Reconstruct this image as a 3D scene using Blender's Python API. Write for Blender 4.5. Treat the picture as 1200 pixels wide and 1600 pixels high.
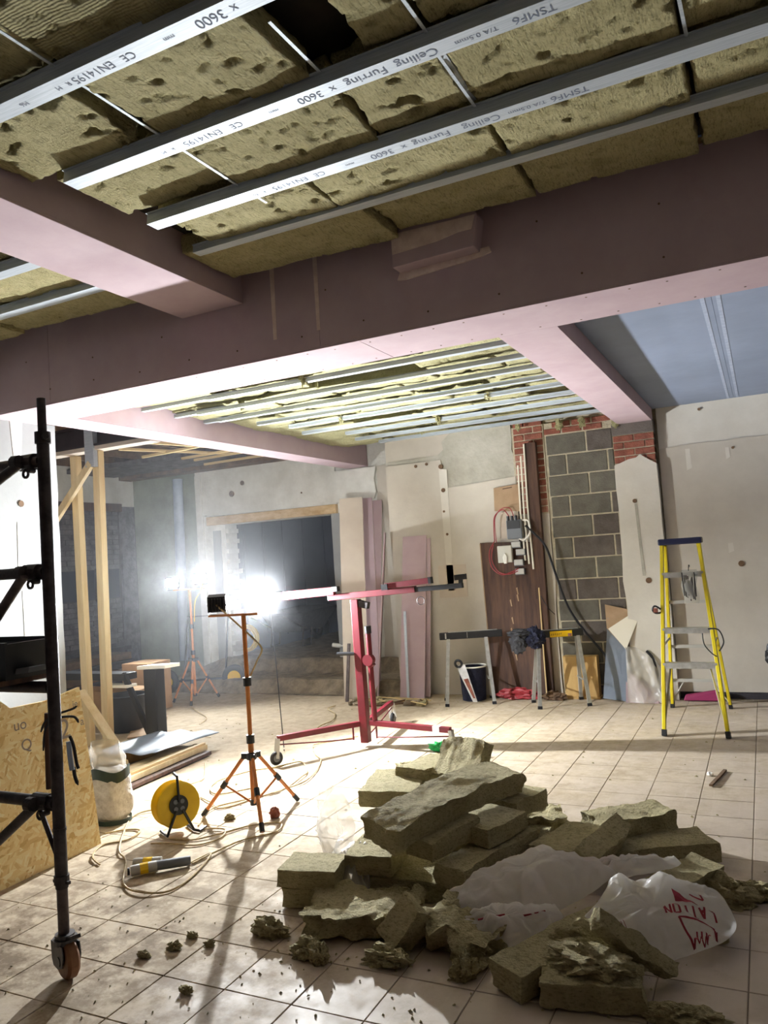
import bpy, bmesh, math, random
from mathutils import Vector, Matrix, Euler, noise
scene = bpy.context.scene
COL = scene.collection
for o in list(bpy.data.objects): bpy.data.objects.remove(o)

# ------------------------------------------------------------------ camera, world, exposure
cam = bpy.data.objects.new('camera', bpy.data.cameras.new('camera'))
COL.objects.link(cam)
scene.camera = cam
YAW, PITCH, ROLL, EYE, FPX = 0.45177, 0.057271, -0.0681, 1.65, 1211.6
_f = Vector((-math.sin(YAW)*math.cos(PITCH), math.cos(YAW)*math.cos(PITCH), math.sin(PITCH)))
_r = Vector((math.cos(YAW), math.sin(YAW), 0)); _u = _r.cross(_f)
_r2 = _r*math.cos(ROLL) + _u*math.sin(ROLL); _u2 = -_r*math.sin(ROLL) + _u*math.cos(ROLL)
cam.matrix_world = Matrix(((_r2.x, _u2.x, -_f.x, 0), (_r2.y, _u2.y, -_f.y, 0), (_r2.z, _u2.z, -_f.z, EYE), (0, 0, 0, 1)))
cam.data.sensor_fit = 'VERTICAL'; cam.data.sensor_height = 36.0; cam.data.sensor_width = 27.0
cam.data.lens = FPX/1600*36.0
cam.data.clip_start = 0.05

w = bpy.data.worlds.new('night'); scene.world = w; w.use_nodes = True
w.node_tree.nodes['Background'].inputs[0].default_value = (0.02, 0.025, 0.035, 1)
w.node_tree.nodes['Background'].inputs[1].default_value = 0.3
scene.view_settings.view_transform = 'Standard'
scene.view_settings.look = 'None'
scene.view_settings.gamma = 1.0
scene.view_settings.use_curve_mapping = False
scene.view_settings.exposure = 0.55
scene.cycles.use_denoising = True
scene.cycles.max_bounces = 10
scene.cycles.diffuse_bounces = 6
scene.cycles.transparent_max_bounces = 12
scene.cycles.sample_clamp_indirect = 8.0
# emission of the work lamps' lenses (W/m2/sr)
LAMP_LIFT, LAMP_NEAR, LAMP_FAR = 31000.0, 7500.0, 1500.0

HAZE = 0.017
scene.cycles.volume_bounces = 0

# ------------------------------------------------------------------ materials
def S(r, g, b):
    f = lambda c: (c/255/12.92) if c/255 <= 0.04045 else ((c/255+0.055)/1.055)**2.4
    return (f(r), f(g), f(b), 1)

def mat(name, col, rough=0.7, metal=0.0, col2=None, scale=6.0, bump=0.0, bscale=40.0, stretch=(1, 1, 1), lo=0.35, hi=0.65, detail=6, coat=0.0):
    m = bpy.data.materials.new(name); m.use_nodes = True
    nt = m.node_tree; b = nt.nodes['Principled BSDF']
    b.inputs['Roughness'].default_value = rough; b.inputs['Metallic'].default_value = metal
    b.inputs['Base Color'].default_value = col
    if coat: b.inputs['Coat Weight'].default_value = coat
    tc = nt.nodes.new('ShaderNodeTexCoord'); mp = nt.nodes.new('ShaderNodeMapping')
    mp.inputs['Scale'].default_value = stretch
    nt.links.new(tc.outputs['Object'], mp.inputs['Vector'])
    if col2:
        n = nt.nodes.new('ShaderNodeTexNoise'); n.inputs['Scale'].default_value = scale; n.inputs['Detail'].default_value = detail
        n.inputs['Roughness'].default_value = 0.65
        r = nt.nodes.new('ShaderNodeMapRange'); r.inputs[1].default_value = lo; r.inputs[2].default_value = hi
        x = nt.nodes.new('ShaderNodeMix'); x.data_type = 'RGBA'
        x.inputs[6].default_value = col; x.inputs[7].default_value = col2
        nt.links.new(mp.outputs[0], n.inputs['Vector']); nt.links.new(n.outputs[0], r.inputs[0])
        nt.links.new(r.outputs[0], x.inputs[0]); nt.links.new(x.outputs[2], b.inputs['Base Color'])
    if bump:
        n2 = nt.nodes.new('ShaderNodeTexNoise'); n2.inputs['Scale'].default_value = bscale; n2.inputs['Detail'].default_value = 5
        bp = nt.nodes.new('ShaderNodeBump'); bp.inputs['Strength'].default_value = bump; bp.inputs['Distance'].default_value = 0.02
        nt.links.new(mp.outputs[0], n2.inputs['Vector']); nt.links.new(n2.outputs[0], bp.inputs['Height'])
        nt.links.new(bp.outputs[0], b.inputs['Normal'])
    return m

def emit(name, strength, col=(0.93, 0.97, 1.0, 1)):
    m = bpy.data.materials.new(name); m.use_nodes = True
    b = m.node_tree.nodes['Principled BSDF']
    b.inputs['Base Color'].default_value = (0.8, 0.8, 0.8, 1)
    b.inputs['Emission Color'].default_value = col; b.inputs['Emission Strength'].default_value = strength
    return m

def film(name, col, alpha, rough=0.25, thin=0.0):
    m = bpy.data.materials.new(name); m.use_nodes = True
    nt = m.node_tree; b = nt.nodes['Principled BSDF']
    b.inputs['Base Color'].default_value = col; b.inputs['Roughness'].default_value = rough
    b.inputs['Alpha'].default_value = alpha
    tc = nt.nodes.new('ShaderNodeTexCoord'); n = nt.nodes.new('ShaderNodeTexNoise'); n.inputs['Scale'].default_value = 9
    n.inputs['Detail'].default_value = 3; n.inputs['Distortion'].default_value = 1.5
    bp = nt.nodes.new('ShaderNodeBump'); bp.inputs['Strength'].default_value = 0.5; bp.inputs['Distance'].default_value = 0.03
    nt.links.new(tc.outputs['Object'], n.inputs['Vector']); nt.links.new(n.outputs[0], bp.inputs['Height']); nt.links.new(bp.outputs[0], b.inputs['Normal'])
    if thin:
        tr = nt.nodes.new('ShaderNodeBsdfTranslucent'); tr.inputs['Color'].default_value = col
        mx = nt.nodes.new('ShaderNodeMixShader'); mx.inputs[0].default_value = thin
        out = next(k for k in nt.nodes if k.type == 'OUTPUT_MATERIAL')
        nt.links.new(b.outputs[0], mx.inputs[1]); nt.links.new(tr.outputs[0], mx.inputs[2]); nt.links.new(mx.outputs[0], out.inputs['Surface'])
    return m

def wool(name, a, b_, c, streak=(9, 1.6, 9), ribs=False):
    m = mat(name, a, 0.95, 0, b_, 7.0, 0.0, detail=8, lo=0.3, hi=0.7)
    nt = m.node_tree; p = nt.nodes['Principled BSDF']
    tc = next(n for n in nt.nodes if n.type == 'TEX_COORD')
    # fibres: fine streaks, and darker torn pockets
    mp = nt.nodes.new('ShaderNodeMapping'); mp.inputs['Scale'].default_value = streak
    n1 = nt.nodes.new('ShaderNodeTexNoise'); n1.inputs['Scale'].default_value = 14; n1.inputs['Detail'].default_value = 8; n1.inputs['Roughness'].default_value = 0.75
    nt.links.new(tc.outputs['Object'], mp.inputs[0]); nt.links.new(mp.outputs[0], n1.inputs['Vector'])
    n2 = nt.nodes.new('ShaderNodeTexNoise'); n2.inputs['Scale'].default_value = 90; n2.inputs['Detail'].default_value = 6
    nt.links.new(tc.outputs['Object'], n2.inputs['Vector'])
    ad = nt.nodes.new('ShaderNodeMath'); ad.operation = 'ADD'
    nt.links.new(n1.outputs[0], ad.inputs[0]); nt.links.new(n2.outputs[0], ad.inputs[1])
    h = ad
    if ribs:
        wv = nt.nodes.new('ShaderNodeTexWave'); wv.inputs['Scale'].default_value = 26; wv.inputs['Distortion'].default_value = 4.0; wv.inputs['Detail'].default_value = 3
        wv.bands_direction = 'Y'
        nt.links.new(tc.outputs['Object'], wv.inputs['Vector'])
        h2 = nt.nodes.new('ShaderNodeMath'); h2.operation = 'MULTIPLY_ADD'; h2.inputs[1].default_value = 0.5
        nt.links.new(wv.outputs[0], h2.inputs[0]); nt.links.new(ad.outputs[0], h2.inputs[2]); h = h2
    bp = nt.nodes.new('ShaderNodeBump'); bp.inputs['Strength'].default_value = 0.85; bp.inputs['Distance'].default_value = 0.026
    nt.links.new(h.outputs[0], bp.inputs['Height']); nt.links.new(bp.outputs[0], p.inputs['Normal'])
    r = nt.nodes.new('ShaderNodeMapRange'); r.inputs[1].default_value = 0.30; r.inputs[2].default_value = 0.5
    x = nt.nodes.new('ShaderNodeMix'); x.data_type = 'RGBA'; x.inputs[6].default_value = c
    nt.links.new(n1.outputs[0], r.inputs[0]); nt.links.new(r.outputs[0], x.inputs[0])
    old = p.inputs['Base Color'].links[0].from_socket
    nt.links.new(old, x.inputs[7]); nt.links.new(x.outputs[2], p.inputs['Base Color'])
    return m

M = {}
M['wool'] = wool('mineral_wool', S(200, 189, 140), S(174, 163, 114), S(110, 100, 62))
M['wool_ribbed'] = wool('mineral_wool_ribbed', S(180, 170, 124), S(152, 142, 96), S(104, 94, 60), ribs=True)
M['wool_far'] = wool('mineral_wool_far', S(190, 185, 140), S(170, 164, 120), S(124, 116, 80))  # same wool as the near ceiling, tint set apart for its stronger light
M['wool_pile'] = wool('mineral_wool_offcut', S(200, 188, 146), S(176, 164, 122), S(122, 112, 78), streak=(3, 3, 8))
M['pink'] = mat('pink_plasterboard', S(182, 161, 166), 0.9, 0, S(174, 151, 157), 3.0, 0.03, 60)
M['pink_edge'] = mat('plasterboard_core', S(226, 214, 214), 0.9)
M['beige_board'] = mat('beige_board', S(196, 184, 168), 0.85, 0, S(184, 170, 155), 2.5)
M['filler'] = mat('joint_filler', S(226, 208, 198), 0.9, 0, S(206, 182, 172), 12, 0.1, 50)
M['blue_board'] = mat('blue_plasterboard', S(138, 149, 172), 0.85, 0, S(127, 138, 158), 1.2)
M['tape'] = mat('joint_tape', S(172, 182, 200), 0.9, 0, S(150, 160, 184), 20)
M['galv'] = mat('galvanised_steel', S(184, 191, 198), 0.55, 0.25, S(160, 168, 176), 30, 0, 0, (0.2, 6, 6))
M['print'] = mat('printing_ink', S(98, 106, 124), 0.8)
M['deck'] = mat('dark_deck', S(56, 46, 36), 0.95, 0, S(36, 30, 26), 5)
M['plaster'] = mat('smooth_plaster', S(212, 207, 197), 0.9, 0, S(198, 192, 181), 1.6, 0.08, 30)
M['plaster_low'] = mat('plaster_lower', S(198, 191, 179), 0.9, 0, S(182, 174, 162), 1.3, 0.08, 26)
M['render'] = mat('cement_render', S(222, 221, 214), 0.95, 0, S(202, 200, 191), 3.0, 0.35, 24)
M['render_back'] = mat('grey_render', S(184, 180, 168), 0.95, 0, S(160, 156, 143), 3.0, 0.35, 24)
M['green_wall'] = mat('old_green_paint', S(150, 156, 138), 0.9, 0, S(116, 122, 106), 1.4, 0.15, 18)
M['white_wall'] = mat('white_skim', S(160, 162, 161), 0.85, 0, S(146, 148, 147), 1.5, 0.05, 30)
M['mortar'] = mat('mortar', S(192, 182, 158), 0.95, 0, S(168, 158, 136), 14, 0.5, 50)
M['block'] = mat('concrete_block', S(112, 108, 98), 0.95, 0, S(92, 88, 79), 5, 0.4, 70)
M['block_b'] = mat('concrete_block_brownish', S(106, 98, 92), 0.95, 0, S(84, 77, 72), 5, 0.4, 70)
M['brick'] = mat('red_brick', S(150, 92, 74), 0.95, 0, S(116, 66, 54), 9, 0.5, 50)
M['brick_pale'] = mat('pale_brick', S(176, 130, 112), 0.95, 0, S(146, 98, 84), 9, 0.5, 50)
M['sooty'] = mat('sooty_masonry', S(70, 66, 70), 0.95, 0, S(40, 38, 44), 5, 0.5, 30)
M['sooty_brick'] = mat('sooty_brick', S(104, 100, 104), 0.95, 0, S(66, 62, 68), 8, 0.5, 30)
M['glass_dark'] = mat('dark_glass', S(30, 36, 56), 0.12)
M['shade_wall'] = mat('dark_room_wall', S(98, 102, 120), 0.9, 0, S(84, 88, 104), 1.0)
M['soil'] = mat('rubble_earth', S(150, 134, 110), 0.98, 0, S(106, 92, 74), 7, 0.8, 26)
M['dust_floor'] = mat('dusty_screed', S(196, 180, 152), 0.9, 0, S(158, 142, 116), 2.0, 0.25, 16)
M['timber'] = mat('sawn_pine', S(222, 204, 164), 0.75, 0, S(200, 174, 128), 8, 0.08, 40, (1, 1, 0.12))
M['timber_x'] = mat('sawn_pine_lengthwise', S(214, 190, 150), 0.75, 0, S(180, 146, 98), 8, 0.08, 40, (0.4, 0.12, 1))
M['old_wood'] = mat('old_dark_wood', S(92, 64, 48), 0.75, 0, S(58, 38, 30), 7, 0.15, 30, (3, 3, 0.25))
M['old_joist'] = mat('old_joist_wood', S(120, 94, 70), 0.9, 0, S(84, 64, 48), 6, 0.2, 30)
M['lath'] = mat('pale_lath', S(206, 180, 130), 0.85)
M['ply'] = mat('plywood_offcut', S(206, 172, 112), 0.8, 0, S(176, 138, 82), 4, 0, 0, (1, 1, 0.2))
M['steel_dark'] = mat('dark_painted_steel', S(72, 64, 66), 0.5, 0.3, S(36, 31, 33), 14, 0.1, 60)
M['steel_worn'] = mat('worn_steel_tube', S(104, 92, 90), 0.5, 0.4, S(70, 60, 60), 16, 0.1, 60)
M['steel_beam'] = mat('rusty_steel_beam', S(52, 36, 38), 0.7, 0.2, S(34, 24, 26), 5)
M['caster_plate'] = mat('caster_steel', S(92, 90, 92), 0.45, 0.6, S(66, 63, 66), 10)
M['caster_tyre'] = mat('brown_caster_tyre', S(150, 104, 70), 0.6, 0, S(112, 72, 46), 12)
M['rubber'] = mat('black_rubber', S(34, 34, 36), 0.7)
M['black'] = mat('black_plastic', S(30, 31, 36), 0.45, 0, S(22, 23, 27), 6)
M['navy'] = mat('navy_fabric', S(34, 38, 62), 0.95, 0, S(24, 26, 44), 20, 0.4, 60)
M['charcoal'] = mat('charcoal_fabric', S(62, 62, 66), 0.95, 0, S(44, 44, 48), 20, 0.4, 60)
M['orange'] = mat('orange_paint', S(206, 132, 66), 0.45, 0, S(184, 108, 50), 8)
M['red'] = mat('red_paint', S(108, 12, 30), 0.45, 0, S(88, 8, 24), 6)
M['yellow'] = mat('yellow_plastic', S(240, 200, 20), 0.4, 0, S(226, 180, 10), 5)
M['yellow_rail'] = mat('yellow_fibreglass', S(226, 206, 30), 0.45, 0, S(206, 182, 24), 6)
M['alu'] = mat('aluminium', S(200, 200, 198), 0.4, 0.7, S(176, 176, 172), 20)
M['alu_dull'] = mat('dull_aluminium', S(176, 174, 168), 0.55, 0.4)
M['blue_cap'] = mat('dark_blue_plastic', S(24, 30, 66), 0.5)
M['tan_cable'] = mat('dusty_cable', S(196, 176, 132), 0.7, 0, S(164, 140, 98), 30)
M['white'] = mat('white_plastic', S(230, 228, 220), 0.5)
M['offwhite'] = mat('offwhite_board', S(226, 220, 204), 0.7)
M['grey_plastic'] = mat('grey_plastic', S(104, 108, 114), 0.5)
M['grey_box'] = mat('pale_grey_switch', S(192, 190, 180), 0.5)
M['card'] = mat('cardboard', S(176, 140, 100), 0.9, 0, S(158, 122, 84), 5)
M['hardboard'] = mat('brown_hardboard', S(174, 146, 116), 0.85, 0, S(150, 122, 94), 3)
M['blue_sheet'] = mat('grey_blue_board', S(132, 142, 158), 0.7, 0, S(116, 126, 142), 3)
M['grey_sheet'] = mat('grey_blue_film', S(168, 182, 200), 0.45, 0, S(144, 158, 178), 3)
M['red_wire'] = mat('red_wire', S(150, 44, 52), 0.5)
M['red_ink'] = mat('red_ink', S(150, 40, 56), 0.7)
M['grey_ink'] = mat('grey_ink', S(150, 138, 132), 0.9)
M['magenta'] = mat('magenta_plastic', S(140, 34, 84), 0.6)
M['green'] = mat('green_plastic', S(40, 170, 90), 0.4)
M['white_bag'] = film('white_poly', S(246, 243, 240), 0.96, 0.3, 0.62)
M['clear'] = film('clear_poly', S(226, 228, 228), 0.27, 0.12, 0.15)
M['hazy_clear'] = film('hazy_poly', S(214, 208, 198), 0.45, 0.25)
M['bag_dark'] = mat('dark_green_print', S(34, 56, 48), 0.5, 0, S(24, 40, 36), 8)
M['rubble_fill'] = mat('bagged_aggregate', S(206, 202, 198), 0.6, 0, S(170, 164, 158), 24, 0.6, 40)

def osb_mat():
    m = mat('strand_board', S(224, 190, 120), 0.8); nt = m.node_tree; p = nt.nodes['Principled BSDF']
    tc = next(n for n in nt.nodes if n.type == 'TEX_COORD')
    nz = nt.nodes.new('ShaderNodeTexNoise'); nz.inputs['Scale'].default_value = 5; nz.inputs['Detail'].default_value = 2
    nt.links.new(tc.outputs['Object'], nz.inputs['Vector'])
    outs = []
    for ang, st in ((0.5, (60, 70, 16)), (-0.7, (60, 64, 15)), (1.5, (60, 58, 18))):
        mp = nt.nodes.new('ShaderNodeMapping'); mp.inputs['Rotation'].default_value = (ang, 0, 0); mp.inputs['Scale'].default_value = (1, 1, 1)
        m2 = nt.nodes.new('ShaderNodeMapping'); m2.inputs['Scale'].default_value = st
        v = nt.nodes.new('ShaderNodeTexVoronoi'); v.inputs['Scale'].default_value = 1.0
        nt.links.new(tc.outputs['Object'], mp.inputs[0]); nt.links.new(mp.outputs[0], m2.inputs[0]); nt.links.new(m2.outputs[0], v.inputs['Vector'])
        sp = nt.nodes.new('ShaderNodeSeparateColor'); nt.links.new(v.outputs['Color'], sp.inputs[0]); outs.append(sp)
    def pick(lo, hi, a_, b_, src):
        r = nt.nodes.new('ShaderNodeMapRange'); r.inputs[1].default_value = lo; r.inputs[2].default_value = hi; nt.links.new(src, r.inputs[0])
        x = nt.nodes.new('ShaderNodeMix'); nt.links.new(r.outputs[0], x.inputs[0]); nt.links.new(a_, x.inputs[2]); nt.links.new(b_, x.inputs[3]); return x.outputs[0]
    h = pick(0.50, 0.51, outs[0].outputs[0], outs[1].outputs[0], outs[0].outputs[1])
    h = pick(0.62, 0.63, h, outs[2].outputs[0], outs[2].outputs[1])
    rp = nt.nodes.new('ShaderNodeValToRGB'); e = rp.color_ramp.elements
    e[0].color = S(216, 178, 114); e[1].color = S(252, 238, 196); e.new(0.25).color = S(238, 208, 146); e.new(0.7).color = S(246, 224, 168)
    nt.links.new(h, rp.inputs[0]); nt.links.new(rp.outputs[0], p.inputs['Base Color'])
    bp = nt.nodes.new('ShaderNodeBump'); bp.inputs['Strength'].default_value = 0.3; bp.inputs['Distance'].default_value = 0.004
    nt.links.new(h, bp.inputs['Height']); nt.links.new(bp.outputs[0], p.inputs['Normal'])
    return m
M['osb'] = osb_mat()

def floor_mat(name, base, base2, joint=False):
    # glazed tile / grout under real dust: more dust towards the rubble end (-x, +y)
    m = bpy.data.materials.new(name); m.use_nodes = True; nt = m.node_tree; p = nt.nodes['Principled BSDF']
    g = nt.nodes.new('ShaderNodeNewGeometry')
    def nz(scale, det=6, rough=0.6, vec=None):
        n = nt.nodes.new('ShaderNodeTexNoise'); n.inputs['Scale'].default_value = scale; n.inputs['Detail'].default_value = det; n.inputs['Roughness'].default_value = rough
        nt.links.new((vec or g.outputs['Position']), n.inputs['Vector']); return n.outputs[0]
    def mth(op, a, b=None, c=None):
        n = nt.nodes.new('ShaderNodeMath'); n.operation = op
        for i, v in enumerate((a, b, c)):
            if v is None: continue
            if isinstance(v, (int, float)): n.inputs[i].default_value = v
            else: nt.links.new(v, n.inputs[i])
        return n.outputs[0]
    def mr(v, a, b, c=0.0, d=1.0):
        n = nt.nodes.new('ShaderNodeMapRange'); n.inputs[1].default_value = a; n.inputs[2].default_value = b; n.inputs[3].default_value = c; n.inputs[4].default_value = d
        nt.links.new(v, n.inputs[0]); return n.outputs[0]
    def mix(f, a, b):
        x = nt.nodes.new('ShaderNodeMix'); x.data_type = 'RGBA'
        nt.links.new(f, x.inputs[0])
        for i, v in ((6, a), (7, b)):
            if isinstance(v, tuple): x.inputs[i].default_value = v
            else: nt.links.new(v, x.inputs[i])
        return x.outputs[2]
    vd = nt.nodes.new('ShaderNodeVectorMath'); vd.operation = 'DISTANCE'; vd.inputs[1].default_value = (-5.2, 6.6, 0)
    nt.links.new(g.outputs['Position'], vd.inputs[0])
    near = mr(vd.outputs['Value'], 2.2, 6.4, 1.0, 0.0)
    vd2 = nt.nodes.new('ShaderNodeVectorMath'); vd2.operation = 'DISTANCE'; vd2.inputs[1].default_value = (-3.3, 2.7, 0)
    nt.links.new(g.outputs['Position'], vd2.inputs[0])
    near2 = mr(vd2.outputs['Value'], 0.4, 1.7, 0.7, 0.0)
    blot = nz(1.7, 8, 0.68); fine = nz(9.0, 7, 0.7)
    d = mth('ADD', mth('ADD', near, near2), mth('MULTIPLY_ADD', blot, 2.2, -1.0))
    d = mth('ADD', d, mth('MULTIPLY_ADD', fine, 0.9, -0.45))
    dust = mr(d, 0.1, 1.0, 0.12, 0.94)
    tile = mix(mr(nz(2.6), 0.35, 0.65), base, base2)
    dustc = mix(mr(fine, 0.32, 0.68), S(196, 180, 154), S(160, 142, 116))
    smear = mr(nz(3.3, 9, 0.75), 0.56, 0.72, 0.0, 0.4)
    vd3 = nt.nodes.new('ShaderNodeVectorMath'); vd3.operation = 'DISTANCE'; vd3.inputs[1].default_value = (-3.0, 2.6, 0)
    nt.links.new(g.outputs['Position'], vd3.inputs[0])
    dirt = mth('MULTIPLY', mr(vd3.outputs['Value'], 0.3, 1.5, 1.0, 0.0), mr(nz(4.5, 9, 0.7), 0.44, 0.58, 0.0, 0.8))
    scr = nt.nodes.new('ShaderNodeMapping'); scr.inputs['Rotation'].default_value = (0, 0, 0.9); scr.inputs['Scale'].default_value = (14, 0.9, 1)
    nt.links.new(g.outputs['Position'], scr.inputs[0])
    streak = mr(nz(1.6, 7, 0.7, scr.outputs[0]), 0.55, 0.75, 0.0, 0.4)
    c = mix(dust, tile, dustc)
    c = mix(streak, c, S(206, 194, 178))
    c = mix(smear, c, S(118, 102, 78))
    c = mix(dirt, c, S(104, 84, 58))
    nt.links.new(c, p.inputs['Base Color'])
    nt.links.new(mr(dust, 0.0, 0.8, 0.48 if not joint else 0.85, 0.9), p.inputs['Roughness'])
    bp = nt.nodes.new('ShaderNodeBump'); bp.inputs['Strength'].default_value = 0.25; bp.inputs['Distance'].default_value = 0.006
    nt.links.new(mth('MULTIPLY', nz(30, 5), dust), bp.inputs['Height']); nt.links.new(bp.outputs[0], p.inputs['Normal'])
    return m
M['tile'] = floor_mat('dusty_tile', S(198, 184, 170), S(184, 170, 156))
M['grout'] = floor_mat('dusty_grout', S(118, 104, 92), S(104, 92, 82), True)

# ------------------------------------------------------------------ object helpers
def off(p):
    v = Vector((0, 0, 0))
    while p is not None: v += p.location; p = p.parent
    return v

def tag(o, label=None, cat=None, group=None, kind=None):
    if label: o['label'] = label
    if cat: o['category'] = cat
    if group: o['group'] = group
    if kind: o['kind'] = kind
    return o

def thing(name, label, cat, loc, group=None, kind=None):
    o = bpy.data.objects.new(name, None); o.location = loc; o.empty_display_size = 0.1
    COL.objects.link(o)
    return tag(o, label, cat, group, kind)

class MB:
    def __init__(s): s.v = []; s.f = []
    def add(s, vs, fs):
        n = len(s.v); s.v += [Vector(v) for v in vs]; s.f += [tuple(i+n for i in f) for f in fs]; return s
    def hexa(s, c):   # 8 corners: bottom ring 0-3, top ring 4-7
        return s.add(c, [(3, 2, 1, 0), (4, 5, 6, 7), (0, 1, 5, 4), (1, 2, 6, 5), (2, 3, 7, 6), (3, 0, 4, 7)])
    def box(s, x0, x1, y0, y1, z0, z1):
        return s.hexa([(x0, y0, z0), (x1, y0, z0), (x1, y1, z0), (x0, y1, z0), (x0, y0, z1), (x1, y0, z1), (x1, y1, z1), (x0, y1, z1)])
    def rbox(s, c, size, R):
        c = Vector(c); h = [d/2 for d in size]; R = R.to_3x3() if hasattr(R, 'to_3x3') else R
        return s.hexa([c + R @ Vector((sx*h[0], sy*h[1], sz*h[2])) for sz in (-1, 1) for sx, sy in ((-1, -1), (1, -1), (1, 1), (-1, 1))])
    def bar(s, A, B, wd, ht, up=(0, 0, 1), w2=None, h2=None):
        A = Vector(A); B = Vector(B); d = (B-A).normalized(); up = Vector(up)
        if abs(d.dot(up)) > 0.98: up = Vector((0, 1, 0))
        r = d.cross(up).normalized(); u = r.cross(d); w2 = w2 or wd; h2 = h2 or ht
        c = []
        for P, a, b in ((A, wd/2, ht/2), (B, w2/2, h2/2)):
            c += [P - r*a - u*b, P + r*a - u*b, P + r*a + u*b, P - r*a + u*b]
        return s.hexa(c)
    def tube(s, path, r, seg=10, r2=None, closed=False):
        P = [Vector(p) for p in path]; n = len(P); rr = r if isinstance(r, (list, tuple)) else [r]*n
        T = []
        for i in range(n):
            a = P[(i-1) % n] if closed or i > 0 else P[i]; b = P[(i+1) % n] if closed or i < n-1 else P[i]
            T.append((b-a).normalized())
        x = T[0].cross(Vector((0, 0, 1)))
        if x.length < 1e-3: x = Vector((1, 0, 0))
        x.normalize(); base = len(s.v)
        for i in range(n):
            x = (x - T[i]*x.dot(T[i])).normalized(); y = T[i].cross(x)
            for k in range(seg):
                a = 2*math.pi*k/seg; s.v.append(P[i] + (x*math.cos(a) + y*math.sin(a))*rr[i])
        for i in range(n if closed else n-1):
            j = (i+1) % n
            for k in range(seg):
                k2 = (k+1) % seg
                s.f.append((base+i*seg+k, base+i*seg+k2, base+j*seg+k2, base+j*seg+k))
        if not closed:
            s.f.append(tuple(base+k for k in range(seg))[::-1]); s.f.append(tuple(base+(n-1)*seg+k for k in range(seg)))
        return s
    def disc(s, c, axis, r, t, seg=24):   # short cylinder centred on c
        c = Vector(c); a = Vector(axis).normalized()
        return s.tube([c - a*t/2, c + a*t/2], r, seg)
    def ring(s, c, axis, r, rr, seg=24, seg2=8):
        c = Vector(c); a = Vector(axis).normalized(); x = a.orthogonal().normalized(); y = a.cross(x)
        return s.tube([c + (x*math.cos(t) + y*math.sin(t))*r for t in [2*math.pi*i/seg for i in range(seg)]], rr, seg2, closed=True)
    def prism(s, poly, a0, a1, plane='xz'):
        # polygon in a plane, extruded along the remaining axis
        put = {'xz': lambda p, t: (p[0], t, p[1]), 'yz': lambda p, t: (t, p[0], p[1]), 'xy': lambda p, t: (p[0], p[1], t)}[plane]
        n = len(poly); vs = [put(p, a0) for p in poly] + [put(p, a1) for p in poly]
        fs = [tuple(range(n)), tuple(range(2*n-1, n-1, -1))] + [(i+n, (i+1) % n+n, (i+1) % n, i) for i in range(n)]
        return s.add(vs, fs)
    def lathe(s, c, axis, prof, seg=24):
        c = Vector(c); a = Vector(axis).normalized(); x = a.orthogonal().normalized(); y = a.cross(x); b = len(s.v)
        for (r, h) in prof:
            for k in range(seg):
                t = 2*math.pi*k/seg; s.v.append(c + a*h + (x*math.cos(t) + y*math.sin(t))*r)
        for i in range(len(prof)-1):
            for k in range(seg):
                k2 = (k+1) % seg; s.f.append((b+i*seg+k, b+i*seg+k2, b+(i+1)*seg+k2, b+(i+1)*seg+k))
        s.f.append(tuple(b+k for k in range(seg))[::-1]); s.f.append(tuple(b+(len(prof)-1)*seg+k for k in range(seg)))
        return s
    def grid(s, fn, nu, nv):
        b = len(s.v)
        for i in range(nu+1):
            for j in range(nv+1): s.v.append(Vector(fn(i/nu, j/nv)))
        for i in range(nu):
            for j in range(nv):
                a = b+i*(nv+1)+j; s.f.append((a, a+nv+1, a+nv+2, a+1))
        return s
    def build(s, name, material, parent=None, smooth=False, bevel=0.0, label=None, kind=None, solid=0.0, cat=None, group=None, fix=True, loc=None):
        o3 = off(parent)
        if parent is None:
            if loc is None:
                xs = [v.x for v in s.v]; ys = [v.y for v in s.v]; zs = [v.z for v in s.v]
                loc = Vector(((min(xs)+max(xs))/2, (min(ys)+max(ys))/2, min(zs)))
            o3 = Vector(loc)
        me = bpy.data.meshes.new(name); me.from_pydata([v - o3 for v in s.v], [], s.f); me.update()
        if fix:
            bm = bmesh.new(); bm.from_mesh(me); bmesh.ops.recalc_face_normals(bm, faces=bm.faces); bm.to_mesh(me); bm.free()
        o = bpy.data.objects.new(name, me); COL.objects.link(o)
        if parent is not None: o.parent = parent
        else: o.location = o3
        me.materials.append(material)
        if smooth:
            for p in me.polygons: p.use_smooth = True
            if fix:
                try: me.set_sharp_from_angle(angle=math.radians(42))
                except Exception: pass
        if bevel:
            b = o.modifiers.new('bevel', 'BEVEL'); b.width = bevel; b.segments = 2; b.limit_method = 'ANGLE'
        if solid:
            b = o.modifiers.new('solid', 'SOLIDIFY'); b.thickness = solid
        return tag(o, label, cat, group, kind)

def share(o, name, loc, parent, rot=None, material=None):
    c = bpy.data.objects.new(name, o.data); COL.objects.link(c); c.parent = parent; c.location = loc
    if rot: c.rotation_euler = rot
    if material:
        c.material_slots[0].link = 'OBJECT'; c.material_slots[0].material = material
    return c

def spline(pts, n=8, closed=False):
    P = [Vector(p) for p in pts]; out = []; m = len(P)
    for i in range(m if closed else m-1):
        g = lambda k: P[k % m] if closed else P[max(0, min(m-1, k))]
        p0, p1, p2, p3 = g(i-1), g(i), g(i+1), g(i+2)
        for k in range(n):
            t = k/n
            out.append(0.5*((2*p1) + (p2-p0)*t + (2*p0-5*p1+4*p2-p3)*t*t + (3*p1-p0-3*p2+p3)*t**3))
    if not closed: out.append(P[-1])
    return out

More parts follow.
